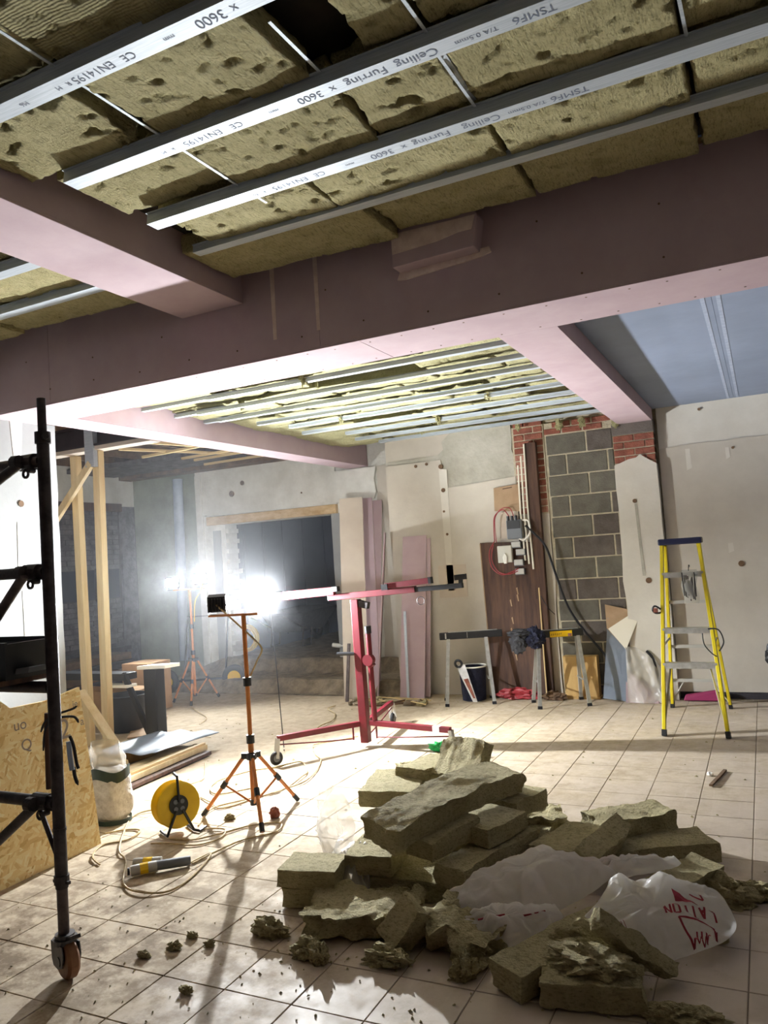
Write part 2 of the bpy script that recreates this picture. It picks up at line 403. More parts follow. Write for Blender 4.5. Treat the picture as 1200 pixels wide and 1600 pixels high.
def ragged(a, b, n, amp, rnd):
    return [(a[0]+(b[0]-a[0])*i/n + rnd.uniform(-amp, amp), a[1]+(b[1]-a[1])*i/n + rnd.uniform(-amp, amp)) for i in range(1, n)]

def text(string, size, M4, material, parent, name='lettering', extrude=0.0):
    cu = bpy.data.curves.new(name, 'FONT'); cu.body = string; cu.size = size; cu.align_x = 'CENTER'; cu.align_y = 'CENTER'; cu.extrude = extrude
    t = bpy.data.objects.new(name, cu); COL.objects.link(t)
    me = bpy.data.meshes.new_from_object(t); bpy.data.objects.remove(t)
    me.transform(Matrix.Translation(-off(parent)) @ M4); me.materials.append(material)
    o = bpy.data.objects.new(name, me); COL.objects.link(o); o.parent = parent
    return o

def rough_block(L, W, T, res, amp, seed, pits=0.0, fmap=None, ends=1.0, pit_f=7.0):
    # box skin with its faces subdivided and displaced; returns MB in local coords (0..L, 0..W, 0..T)
    nu, nv, nw = max(2, round(L/res)), max(2, round(W/res)), max(1, round(T/res))
    idx = {}; mb = MB(); so = Vector((seed*7.13, seed*3.7, seed*1.9))
    def vid(i, j, k):
        key = (i, j, k)
        if key in idx: return idx[key]
        p = Vector((i/nu*L, j/nv*W, k/nw*T)); q = p + so
        d = noise.noise_vector(q*9)*amp + noise.noise_vector(q*26)*amp*0.6
        e = noise.noise_vector(q*4)*amp*1.6
        nrm = Vector(((i == nu)-(i == 0), (j == nv)-(j == 0), (k == nw)-(k == 0)))
        if nrm.x or nrm.y: d += Vector((nrm.x, nrm.y, 0))*(noise.fractal(q*12, 1.0, 2.0, 4)*amp*1.8*ends)
        if pits and k in (0, nw):
            n1 = noise.fractal(Vector((q.x*pit_f*0.7, q.y*pit_f*1.5, seed)) + noise.noise_vector(q*14)*0.5, 1.0, 2.0, 5)
            if n1 > 0.42: d.z += (1 if k == 0 else -1)*min(1.0, (n1-0.42)*5)*pits
        v = p + d + e
        if fmap: v = fmap(v)
        idx[key] = len(mb.v); mb.v.append(Vector(v)); return idx[key]
    for i in range(nu):
        for j in range(nv):
            mb.f.append((vid(i, j, 0), vid(i, j+1, 0), vid(i+1, j+1, 0), vid(i+1, j, 0)))
            mb.f.append((vid(i, j, nw), vid(i+1, j, nw), vid(i+1, j+1, nw), vid(i, j+1, nw)))
    for i in range(nu):
        for k in range(nw):
            mb.f.append((vid(i, 0, k), vid(i+1, 0, k), vid(i+1, 0, k+1), vid(i, 0, k+1)))
            mb.f.append((vid(i, nv, k), vid(i, nv, k+1), vid(i+1, nv, k+1), vid(i+1, nv, k)))
    for j in range(nv):
        for k in range(nw):
            mb.f.append((vid(0, j, k), vid(0, j, k+1), vid(0, j+1, k+1), vid(0, j+1, k)))
            mb.f.append((vid(nu, j, k), vid(nu, j+1, k), vid(nu, j+1, k+1), vid(nu, j, k+1)))
    return mb

def moved(mb, M4):
    mb.v = [M4 @ v for v in mb.v]; return mb

def lump(c, size, seed, amp=0.35, f=3.0, sub=3, flat=True):
    bm = bmesh.new(); bmesh.ops.create_icosphere(bm, subdivisions=sub, radius=1.0)
    mb = MB(); c = Vector(c); so = Vector((seed*5.1, seed*2.3, seed*8.7))
    for v in bm.verts:
        d = v.co.normalized(); r = 1 + amp*noise.fractal(d*f*0.6 + so, 1.0, 2.0, 4) + amp*0.4*noise.noise(d*f*2.5 + so)
        p = c + Vector((d.x*size[0], d.y*size[1], d.z*size[2]))*r
        if flat: p.z = max(p.z, 0.002)
        mb.v.append(p)
    mb.f = [tuple(v.index for v in f.verts) for f in bm.faces]; bm.free()
    return mb

# ================================================================== SETTING
ZB = 2.883                     # underside of every boxed-in beam
def struct(mb, name, material, label=None, **k): return mb.build(name, material, None, kind='structure', label=label, **k)

# ---- floor: grout bed, then every tile its own piece
floor = struct(MB().box(-9.3, 5.7, -6.5, 9.4, -0.15, -0.004), 'floor', M['grout'], 'dusty tiled floor littered with wool scraps', loc=(0, 0, 0))
def in_view(p):
    d = Vector(p) - Vector((0, 0, EYE)); zc = d.dot(_f)
    if zc < 0.3: return None
    x = 600 + FPX*d.dot(_r2)/zc; y = 800 - FPX*d.dot(_u2)/zc
    return zc if -190 < x < 1390 and -160 < y < 1790 else None
PT = 0.31
cells = []
spare = []
for i in range(-7, 25):
    for j in range(-28, 20):
        x0, y0 = -2.36 + PT*i, 2.50 + PT*j
        zc = in_view((x0+PT/2, y0+PT/2, 0))
        if y0+PT > 8.5 or x0 < -4.35: continue
        if x0 < -3.3 and y0 > 4.6: continue
        if zc is None: spare.append((x0+PT/2, y0+PT/2)); continue
        cells.append((zc, x0, y0))
cells.sort()
hw, ch = PT/2 - 0.0022, 0.002
def tile_mb(cx=0, cy=0, dz=0):
    m = MB()
    c = [(-hw, -hw, -0.02), (hw, -hw, -0.02), (hw, hw, -0.02), (-hw, hw, -0.02), (-hw, -hw, -0.002), (hw, -hw, -0.002), (hw, hw, -0.002), (-hw, hw, -0.002),
         (-hw+ch, -hw+ch, 0), (hw-ch, -hw+ch, 0), (hw-ch, hw-ch, 0), (-hw+ch, hw-ch, 0)]
    return m.add([(x+cx, y+cy, z+dz) for x, y, z in c], [(8, 9, 10, 11)] + [(i, (i+1) % 4, (i+1) % 4+4, i+4) for i in range(4)] + [(i+4, (i+1) % 4+4, (i+1) % 4+8, i+8) for i in range(4)])
first = None; rest = MB(); R = random.Random(3)
for n, (zc, x0, y0) in enumerate(cells):
    cx, cy = x0+PT/2, y0+PT/2
    if n < 298:
        if first is None: first = tile_mb().build('tile', M['tile'], floor); first.location = (cx, cy, 0)
        else: share(first, 'tile', (cx, cy, R.uniform(-0.0012, 0.0)), floor, (R.uniform(-.003, .003), R.uniform(-.003, .003), 0))
    else:
        t = tile_mb(cx, cy, 0); rest.add(t.v, t.f)
for cx, cy in spare:
    t = tile_mb(cx, cy, 0); rest.add(t.v, t.f)
if rest.v: rest.build('remaining_tiles', M['tile'], floor, kind='stuff')

# ---- rubble steps up to the raised floor of the room beyond the opening
def step_h(u, v):
    x = -9.0 + u*5.0; y = 8.28 + v*5.2
    n = noise.fractal(Vector((x*2.2, y*2.2, 3)), 1.0, 2.0, 5)
    n2 = noise.fractal(Vector((x*8, y*8, 1)), 1.0, 2.0, 3)
    e1 = 8.40 + 0.06*n; e2 = 9.10 + 0.09*n
    sm = lambda a, b, t: max(0, min(1, (t-a)/(b-a)))
    z = 0.16*sm(e1-0.05, e1+0.03, y) + 0.17*sm(e2-0.06, e2+0.06, y)
    if x < -7.2: z *= sm(-8.2, -7.2, x)*0.9 + 0.1
    z += n*0.018 + n2*0.014*(1 if y < 9.6 else 0.4)
    return (x, y, max(z, -0.05))
st = MB().grid(step_h, 150, 120)
struct(st, 'floor.001', M['soil'], 'broken earth step rising to the raised floor beyond the wide opening', loc=(-6.5, 9, 0), smooth=True, fix=False)

# ---- back wall (right of the inner corner): rubble backing and the finishes on it
YB = 8.5
wb = struct(MB().box(-4.06, 5.7, YB+0.05, YB+0.75, 0, 3.4), 'wall_back', M['mortar'], 'back wall of patchy plaster with a bare block infill panel', loc=(-1, YB, 0))
rr = random.Random(11)
# left: smooth lower plaster and rough upper render, ragged towards the brick pier
lower = [(-4.06, 0.0), (-2.47, 0.0)] + ragged((-2.47, 0), (-2.45, 2.45), 9, 0.012, rr) + [(-2.45, 2.45), (-3.30, 2.40)] + [(-3.34, 2.74), (-4.06, 2.74)]
MB().prism(lower, YB, YB+0.06).build('plaster_skin', M['plaster_low'], wb)
upper = [(-4.06, 2.74), (-3.34, 2.74), (-3.30, 2.40), (-2.45, 2.45)] + ragged((-2.45, 2.45), (-2.47, 3.0), 5, 0.02, rr) + [(-2.47, 3.05)] + [(-3.2, 3.05), (-3.32, 2.95), (-3.30, 2.86), (-3.38, 2.80), (-4.06, 2.79)]
MB().prism(upper, YB+0.012, YB+0.06).build('render_band', M['render_back'], wb)
MB().prism([(-4.06, 2.79), (-3.38, 2.80), (-3.30, 2.86), (-3.32, 2.95), (-3.2, 3.05), (-4.06, 3.05)], YB+0.02, YB+0.06).build('render_patch', M['plaster_low'], wb)
# fixing holes and plugs
plug = MB().disc((-3.34, YB-0.004, 2.66), (0, 1, 0), 0.028, 0.02, 8)
plug.disc((-3.66, YB-0.002, 2.70), (0, 1, 0), 0.02, 0.016, 8).disc((-3.52, YB-0.002, 2.71), (0, 1, 0), 0.018, 0.016, 8)
plug.disc((-3.33, YB-0.002, 2.38), (0, 1, 0), 0.026, 0.016, 8).disc((-3.34, YB-0.002, 2.13), (0, 1, 0), 0.014, 0.016, 8).disc((-3.32, YB-0.002, 1.86), (0, 1, 0), 0.016, 0.016, 8)
plug.build('plug_hole', M['old_joist'], wb, kind='stuff')
MB().prism([(-3.36, 1.2), (-3.28, 1.2), (-3.27, 2.62), (-3.37, 2.64)], YB-0.003, YB+0.02).build('filler_strip', M['plaster'], wb)
MB().prism([(-3.47, 1.12), (-3.12, 1.12), (-3.12, 1.5), (-3.47, 1.5)], YB-0.003, YB+0.02).build('filler_patch', M['beige_board'], wb)
# brick strip behind the wooden post, beside the block panel
brick0 = None; blk0 = None
def brick(x0, x1, z0, z1, y, m='brick', par=None):
    global brick0
    b = MB().box(x0, x1, y, YB+0.06, z0, z1)
    return b.build('brick', M[m], par or wb, bevel=0.006)
z = 2.02; k = 0
while z < 3.0:
    xs = [-2.445, -2.32, -2.105] if k % 2 else [-2.445, -2.215, -2.105]
    for a, b in zip(xs, xs[1:]):
        brick(a+0.006, b-0.006, z, z+0.063, YB + 0.004*rr.uniform(-1, 1.4), 'brick' if z > 2.75 or rr.random() < 0.4 else 'brick_pale')
    z += 0.075; k += 1
MB().prism([(-2.445, 0), (-2.105, 0)] + ragged((-2.105, 0), (-2.10, 2.0), 8, 0.012, rr) + [(-2.10, 2.0), (-2.445, 2.02)], YB+0.005, YB+0.06).build('plaster_skin', M['plaster_low'], wb)
# concrete block panel: X -2.09..-1.36, ten courses of 225 mm up to 2.86
MB().box(-2.10, -1.345, YB+0.021, YB+0.055, 0, 3.0).build('mortar_bed', M['mortar'], wb)
MB().box(-2.46, -2.10, YB+0.008, YB+0.055, 2.0, 3.0).build('mortar_bed', M['mortar'], wb)
cz = 2.86; row = 0
while cz > 0.02:
    z0 = max(0.0, cz-0.215); 
    cuts = [-2.085, -1.640, -1.358] if row % 2 == 0 else [-2.075, -1.868, -1.425, -1.352]
    for a, b in zip(cuts, cuts[1:]):
        m_ = MB().box(a+0.008, b-0.008, YB + rr.uniform(0.010, 0.017), YB+0.06, z0, cz)
        m_.build('block', M['block' if rr.random() < 0.7 else 'block_b'], wb, bevel=0.008)
    cz -= 0.2285; row += 1
for a, b, zz in ((-2.09, -1.90, 2.875), (-1.89, -1.67, 2.875), (-1.66, -1.45, 2.875), (-2.0, -1.79, 2.945), (-1.78, -1.57, 2.945), (-1.56, -1.36, 2.945)):
    brick(a, b-0.01, zz, zz+0.06, YB+0.01)
# pier at the end of the right-hand beam: padstone, bricks, plaster
MB().box(-1.35, -0.925, YB-0.09, YB+0.06, 2.755, ZB).build('padstone', M['block_b'], wb, bevel=0.01)
for k, zz in enumerate((2.685, 2.61, 2.535, 2.46, 2.385)):
    xs = [-1.345, -1.235, -1.02, -0.925] if k % 2 else [-1.345, -1.13, -0.925]
    for a, b in zip(xs, xs[1:]):
        brick(a+0.005, b-0.005, zz, zz+0.063, YB-0.088+0.006*rr.uniform(-1, 1))
MB().box(-1.34, -0.93, YB-0.075, YB+0.06, 2.38, 2.76).build('mortar_bed', M['mortar'], wb)
pier = [(-1.35, 0), (-0.905, 0)] + ragged((-0.905, 0), (-0.925, 2.4), 8, 0.004, rr) + [(-0.925, 2.42), (-1.0, 2.47), (-1.08, 2.53), (-1.12, 2.50), (-1.2, 2.49), (-1.28, 2.46), (-1.345, 2.44)] + ragged((-1.345, 2.44), (-1.35, 0), 10, 0.012, rr)
MB().prism(pier, YB-0.105, YB+0.06).build('pier_plaster', M['plaster'], wb)
MB().prism([(-1.155, 1.27), (-1.125, 1.27), (-1.15, 2.02), (-1.175, 2.02)], YB-0.109, YB-0.08).build('filled_chase', M['render_back'], wb)
sc = MB().disc((-1.17, YB-0.106, 2.05), (0, 1, 0), 0.022, 0.012, 10).disc((-1.10, YB-0.106, 1.22), (0, 1, 0), 0.03, 0.012, 10)
sc.build('screw_hole', M['old_joist'], wb, kind='stuff')
# plaster to the right of the pier: lower coat and a paler band above
MB().prism([(-0.905, 0.07), (5.6, 0.07), (5.6, 2.66), (1.0, 2.62)] + ragged((1.0, 2.62), (-0.9, 2.57), 12, 0.012, rr) + [(-0.9, 2.57)], YB, YB+0.06).build('plaster_skin', M['plaster_low'], wb)
MB().prism([(-0.9, 2.57), (5.6, 2.60), (5.6, 3.1), (-0.9, 3.1)], YB+0.012, YB+0.06).build('render_band', M['plaster'], wb)
MB().box(-0.905, 5.6, YB+0.02, YB+0.06, 0, 0.07).build('bare_footing', M['sooty'], wb)
for px, pz, ww, hh in ((-0.62, 2.43, 0.05, 0.22), (-0.25, 2.45, 0.04, 0.12), (-0.30, 1.5, 0.05, 0.1)):
    MB().prism([(px-ww/2, pz-hh/2), (px+ww/2, pz-hh/2+0.02), (px+ww*0.4, pz+hh/2), (px-ww*0.5, pz+hh/2)], YB-0.003, YB+0.02).build('filler_strip', M['plaster'], wb)
sh = MB().disc((-0.22, YB-0.002, 1.34), (0, 1, 0), 0.03, 0.012, 10).disc((-0.48, YB-0.001, 2.93), (0, 1, 0), 0.015, 0.012, 8).disc((-0.2, YB-0.001, 2.5), (0, 1, 0), 0.014, 0.012, 8)
sh.build('screw_hole', M['old_joist'], wb, kind='stuff')

# ---- the wall with the wide opening, 0.75 m further back
YD = 9.25
wd = struct(MB().box(-7.12, -5.28, YD+0.03, YD+0.3, 2.28, 3.4), 'wall_doorway', M['render'], 'pale rendered wall with a wide opening under a timber lintel', loc=(-6.2, YD, 0))
fp = [(-7.62, 3.3), (-7.62, 2.35), (-7.45, 2.28), (-7.12, 2.28), (-5.28, 2.28), (-5.28, 3.3)]
MB().prism([(-8.9, 0), (-7.62, 0), (-7.62, 3.3), (-8.9, 3.3)], YD+0.05, YD+0.3).build('painted_panel', M['green_wall'], wd)
MB().prism([(-7.62, 2.45)] + ragged((-7.62, 2.45), (-7.40, 2.42), 3, 0.02, rr) + [(-7.40, 2.42), (-5.2, 2.41), (-5.2, 3.3), (-7.62, 3.3)], YD, YD+0.05).build('render_skin', M['render'], wd)
MB().prism([(-7.62, 0), (-7.12, 0), (-7.12, 2.28), (-7.40, 2.30), (-7.40, 2.42), (-7.62, 2.45)], YD+0.02, YD+0.3).build('jamb_pier', M['render'], wd)
MB().box(-7.62, -7.5, YD-0.02, YD+0.04, 0.1, 3.05).build('boxed_strip', M['render'], wd, bevel=0.01)
MB().prism([(-7.36, 0), (-7.22, 0), (-7.20, 2.2), (-7.34, 2.2)], YD+0.008, YD+0.03).build('filler_strip', M['white_wall'], wd)
z = 0.2                                     # toothed brick reveal
while z < 2.2:
    MB().box(-7.12, -7.06 + 0.03*rr.uniform(-1, 1), YD+0.03, YD+0.28, z, z+0.065).build('brick', M['render'], wd, bevel=0.006); z += 0.15
MB().box(-7.42, -5.2, YD-0.035, YD+0.12, 2.285, 2.41).build('lintel', M['timber_x'], wd, bevel=0.006, label='raw timber lintel over the opening')
MB().box(-5.28, -4.06, YD+0.03, YD+0.3, 0, 3.4).build('right_nib', M['render'], wd)
MB().box(-5.30, -5.10, YD, YD+0.05, 0.15, 2.285).build('jamb_strip', M['white_wall'], wd)
MB().prism([(-5.2, 2.43), (-4.62, 2.43), (-4.58, 2.52), (-4.60, 2.7), (-4.56, 2.86), (-5.2, 2.86)], YD-0.015, YD+0.04).build('render_skin', M['render'], wd)
MB().prism([(-4.62, 0.2)] + ragged((-4.62, 0.2), (-4.56, 2.8), 14, 0.02, rr) + [(-4.56, 2.86), (-4.06, 2.9), (-4.06, 0.2)], YD+0.01, YD+0.04).build('plaster_skin', M['plaster_low'], wd)
for (x, zz, r_) in ((-6.75, 2.86, 0.035), (-6.95, 2.72, 0.045), (-5.75, 2.62, 0.012)):
    MB().disc((x, YD-0.003, zz), (0, 1, 0), r_, 0.012, 9).build('wall_hole', M['old_joist'], wd)

# ---- the dark room beyond the opening
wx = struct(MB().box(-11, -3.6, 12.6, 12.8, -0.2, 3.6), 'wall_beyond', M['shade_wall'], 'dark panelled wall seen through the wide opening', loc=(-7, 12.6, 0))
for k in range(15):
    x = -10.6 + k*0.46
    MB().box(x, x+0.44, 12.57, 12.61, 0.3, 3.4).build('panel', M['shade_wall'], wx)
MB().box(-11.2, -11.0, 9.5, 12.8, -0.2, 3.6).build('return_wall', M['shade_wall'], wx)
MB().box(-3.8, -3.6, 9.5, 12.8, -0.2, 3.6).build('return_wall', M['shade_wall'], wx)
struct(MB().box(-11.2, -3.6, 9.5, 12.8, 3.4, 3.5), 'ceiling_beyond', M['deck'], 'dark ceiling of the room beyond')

# ---- outer left wall of the far bay with its old window
XW = -8.9
wo = struct(MB().box(XW-0.3, XW-0.06, 3.8, YD+0.3, 0, 3.4), 'wall_outer', M['sooty'], 'sooty outer wall of the far bay', loc=(XW, 7, 0))
MB().box(XW-0.1, XW, 3.8, YD+0.05, 2.70, 3.4).build('upper_plaster', M['render'], wo)
MB().box(XW-0.1, XW-0.01, 9.02, YD+0.05, 0, 2.70).build('corner_plaster', M['sooty_brick'], wo)
MB().box(XW-0.1, XW-0.02, 3.8, 6.6, 0, 2.70).build('plaster_skin', M['render'], wo)
MB().box(XW-0.06, XW+0.02, 6.6, 9.02, 2.62, 2.74).build('lintel', M['old_wood'], wo)
z = 0.62; k = 0
while z < 2.6:
    if not (1.22 < z < 1.72):
        y = 6.62 - (0.11 if k % 2 else 0)
        while y < 8.98:
            a, b = max(y, 6.62), min(y+0.215, 8.98)
            if b-a > 0.04:
                MB().box(XW-0.08, XW-0.045 + 0.012*rr.uniform(-1, 1), a, b, z, z+0.065).build('brick', M['sooty_brick'], wo)
            y += 0.225
    z += 0.075; k += 1
wn = struct(MB().box(XW-0.085, XW-0.06, 6.62, 9.0, 1.26, 1.76), 'window_1', M['sooty'], 'small dark window in the sooty outer wall', loc=(XW, 7.8, 1.26))
for a, b in ((6.66, 7.75), (7.8, 8.48), (8.55, 8.97)):
    MB().box(XW-0.062, XW-0.055, a, b, 1.30, 1.74).build('pane', M['glass_dark'], wn)
for y in (7.775, 8.51): MB().box(XW-0.07, XW-0.02, y-0.03, y+0.03, 1.27, 1.76).build('mullion', M['sooty'], wn)
MB().box(XW-0.06, XW+0.05, 6.6, 9.05, 0.5, 0.56).build('sill', M['sooty'], wo)

# ---- near left wall: bright skimmed plaster ending just past the big beam
XL = -5.06
wl = struct(MB().prism([(-6.5, 0), (4.45, 0)] + ragged((4.45, 0), (4.45, 2.883), 16, 0.006, rr) + [(4.45, 2.883), (3.84, 2.883), (3.84, 3.5), (-6.5, 3.5)], XL-0.13, XL, 'yz'), 'wall_left', M['white_wall'], 'bright white skimmed wall behind the scaffold', loc=(XL, 2, 0))
for pts in ([(4.05, 2.6), (4.12, 2.6), (4.14, 2.87), (4.03, 2.87)], [(4.05, 1.62), (4.12, 1.6), (4.13, 2.05), (4.06, 2.1)], [(4.09, 0.9), (4.14, 0.9), (4.13, 1.55), (4.08, 1.58)]):
    MB().prism(pts, XL-0.01, XL+0.003, 'yz').build('filler_strip', M['render'], wl)
MB().disc((XL, 4.10, 2.24), (1, 0, 0), 0.025, 0.012, 9).build('wall_hole', M['old_joist'], wl)

# ---- walls out of frame that close the room
struct(MB().box(5.6, 5.8, -6.4, 9.3, 0, 3.6), 'wall_right', M['plaster'], 'plain plaster wall at the far right side')
struct(MB().box(-5.2, 5.8, -6.6, -6.4, 0, 3.6), 'wall_behind', M['brick'], 'bare brick wall behind the viewer')
struct(MB().box(-9.2, -5.19, 3.6, 3.8, 0, 3.6), 'wall_bay', M['render'], 'rendered side wall of the far bay')

# ---- boxed-in beams clad in pink plasterboard
def clad(name, label, boards):
    xs = [b[0] for b in boards]; ys = [b[2] for b in boards]
    t = thing(name, label, 'beam', ((min(xs)+max(b[1] for b in boards))/2, (min(ys)+max(b[3] for b in boards))/2, ZB), kind='structure')
    for b in boards: MB().box(*b[:6]).build(b[6] if len(b) > 6 else 'plasterboard', M['pink'], t, bevel=0.002)
    return t
# the big cross beam: front, soffit boards butt-jointed, back
BF, BK = 3.84, 4.31
fr = [(-9, -4.4, BF, BF+0.015, ZB, 3.46, 'front_board'), (-4.398, -2.2, BF+0.0008, BF+0.0158, ZB, 3.46, 'front_board'), (-2.198, 0.2, BF, BF+0.015, ZB, 3.46, 'front_board'), (0.202, 5.6, BF+0.0006, BF+0.0156, ZB, 3.46, 'front_board')]
so = [(-9, -4.05, BF+0.0, BK, ZB-0.0125, ZB, 'soffit_board'), (-4.048, -1.95, BF+0.001, BK-0.001, ZB-0.0125, ZB, 'soffit_board'), (-1.948, 0.45, BF, BK, ZB-0.0125, ZB, 'soffit_board'), (0.452, 5.6, BF, BK, ZB-0.0125, ZB, 'soffit_board')]
bb = clad('ceiling_beam', 'deep pink plasterboard clad beam crossing the whole room overhead', fr + so + [(-9, 5.6, BK-0.015, BK, ZB, 3.3, 'back_board')])
MB().box(-9, 5.6, BF+0.02, BK-0.02, ZB+0.005, 3.5).build('core', M['timber_x'], bb)
for x, ww in ((-2.50, 0.03), (-2.20, 0.028)):
    MB().prism([(x-ww/2, 2.98), (x+ww*0.3, 2.98), (x+ww/2, 3.42), (x-ww/2, 3.42)], BF-0.0015, BF+0.005).build('joint_filler', M['filler'], bb)
screw = MB()
for k in range(26):
    x = -4.6 + k*0.205 + rr.uniform(-.03, .03)
    screw.disc((x, BF+0.05+rr.uniform(0, .02), ZB-0.0127), (0, 0, 1), 0.006, 0.002, 6)
    screw.disc((x+0.1, BK-0.05+rr.uniform(-.02, .01), ZB-0.0127), (0, 0, 1), 0.006, 0.002, 6)
    if k % 2: screw.disc((x, BF-0.0005, 2.95+rr.uniform(0, .03)), (0, 1, 0), 0.006, 0.002, 6)
    if k % 3 == 0: screw.disc((x, BF-0.0005, 3.2+rr.uniform(-.1, .1)), (0, 1, 0), 0.006, 0.002, 6)
screw.build('screw_heads', M['old_joist'], bb, kind='stuff')
# boxed-out bracket patched onto the front face
bx = [(-1.66, 3.19), (-1.20, 3.20), (-1.17, 3.36), (-1.19, 3.40), (-1.66, 3.40)]
br = MB().prism(bx, BF-0.11, BF+0.002).build('bracket_box', M['pink'], bb, bevel=0.004)
MB().prism([(-1.655, 3.26), (-1.40, 3.27), (-1.28, 3.29), (-1.205, 3.29), (-1.18, 3.36), (-1.655, 3.37)], BF-0.114, BF-0.1).build('filler_patch', M['filler'], br)
MB().prism([(-1.68, 3.155), (-1.63, 3.15), (-1.2, 3.175), (-1.14, 3.19), (-1.15, 3.22), (-1.66, 3.20)], BF-0.012, BF+0.002).build('filler_edge', M['filler'], br)
# near left return beam
nb = clad('ceiling_beam', 'pink clad return beam running overhead into the deep cross beam', [(-3.19, -2.72, -2.3, BF, 3.2435, 3.256, 'soffit_board'), (-2.735, -2.72, -2.3, BF, 3.256, 3.5, 'side_board'), (-3.19, -3.175, -2.3, BF, 3.256, 3.5, 'side_board')])
MB().box(-3.17, -2.74, -2.3, BF, 3.26, 3.5).build('core', M['timber'], nb)
# far right and far left beams
fb = clad('ceiling_beam', 'pink clad beam ending on the brick and plaster pier', [(-1.278, -0.935, BK, YB-0.0, ZB-0.0125, ZB, 'soffit_board'), (-0.95, -0.935, BK, YB, ZB, 3.05, 'side_board'), (-1.278, -1.263, BK, YB, ZB, 3.2, 'side_board')])
MB().box(-1.26, -0.952, BK, YB, ZB+0.003, 3.2).build('core', M['timber'], fb)
lb = clad('ceiling_beam', 'mauve clad beam over the far stud frame and wide opening', [(-4.99, -4.68, 5.5, YD-0.01, ZB-0.0125, ZB, 'soffit_board'), (-4.99, -4.68, BK, 5.498, ZB-0.0135, ZB, 'soffit_board'), (-4.695, -4.68, BK, 6.7, ZB, 3.16, 'side_board'), (-4.6955, -4.6805, 6.702, YD-0.01, ZB, 3.16, 'side_board'), (-4.99, -4.975, BK, YD-0.01, ZB, 3.3, 'side_board')])
MB().box(-4.97, -4.70, BK, YD-0.02, ZB+0.003, 3.3).build('core', M['timber'], lb)

# ---- near ceiling: dark deck, wool between the channels, hat channels with their printing
def hat(x0, x1, y, z, hgt=0.05, fw=0.076):
    t = 0.0022; a, b, c = fw/2, fw/2*0.80, fw/2*1.15
    outer = [(-c, hgt), (-b, hgt), (-a, 0), (a, 0), (b, hgt), (c, hgt)]
    inner = [(c, hgt+t), (b-t, hgt+t), (a-t*1.6, t), (-a+t*1.6, t), (-b+t, hgt+t), (-c, hgt+t)]
    return MB().prism([(y+p, z+q) for p, q in outer+inner], x0, x1, 'yz')
ceil = struct(MB().box(-5.2, 5.7, -6.5, BF, 3.5, 3.6), 'ceiling', M['deck'], 'near ceiling of mineral wool and printed metal channels', loc=(-1, 1, 3.5))
ZC = 3.30
chans = [(-2.64, 2.5, 0.84), (-2.66, 2.5, 1.34), (-2.62, 2.5, 1.835), (-2.50, 2.5, 2.335), (-2.50, 2.5, 2.825)]
cobj = []
for x0, x1, y in chans: cobj.append(hat(x0, x1, y, ZC).build('furring_channel', M['galv'], ceil))
cobj.append(hat(-2.60, 2.5, 3.27, ZC+0.035, 0.04, 0.06).build('furring_channel', M['galv'], ceil, label='unlit perimeter channel'))
for y in (1.34, 1.835, 2.335, 2.825, 3.27): hat(-5.05, -3.22, y, ZC).build('furring_channel', M['galv'], ceil)
FLIP = Euler((0, math.pi, 0)).to_matrix().to_4x4()
def stamp(ch, y, words, zz=ZC):
    o = MB()
    for s, x, sz in words:
        text(s, sz, Matrix.Translation((x, y, zz-0.0008)) @ FLIP, M['print'], ch)
stamp(cobj[2], 1.838, [('x', -1.27, .05), ('3600', -1.36, .055), ('mm', -1.52, .028), ('CE', -1.69, .045), ('EN14195', -1.845, .048), ('R   M', -1.98, .03), ('M6', -2.17, .03)])
stamp(cobj[3], 2.338, [('TSMF6', -0.50, .05), ('T/A 0.5mm', -0.69, .032), ('Ceiling', -0.90, .055), ('Furring', -1.09, .055), ('x', -1.22, .05), ('3600', -1.315, .052), ('mm', -1.47, .028), ('CE', -1.64, .045), ('EN14195', -1.80, .048), ('R   M', -1.97, .03)])
stamp(cobj[4], 2.828, [('TSMF6', -0.50, .05), ('T/A 0.5mm', -0.66, .032), ('Ceiling', -0.84, .055), ('Furring', -1.05, .055), ('x', -1.17, .05), ('3600', -1.27, .052), ('mm', -1.42, .028), ('CE', -1.57, .045), ('EN14195', -1.72, .048), ('R   M', -1.88, .03)])
rows = [(0.55, 0.83, [-2.7, -1.6, -0.4, 0.8, 2.0]), (0.85, 1.32, [-2.7, -1.97, -0.75, 0.4, 1.6]), (1.35, 1.80, [-2.7, -1.97, -0.85, 0.3, 1.4]),
        (1.86, 2.285, [-2.7, -1.985, None, -0.85, -0.1, 1.1]), (2.36, 2.775, [-2.62, -1.975, -1.25, -0.85, -0.1, 1.1]), (2.86, 3.235, [-2.5, -1.70, -0.85, -0.1, 1.1]), (3.26, 3.70, [-2.7, -1.6, -0.85, -0.1, 1.1])]
sd = 1
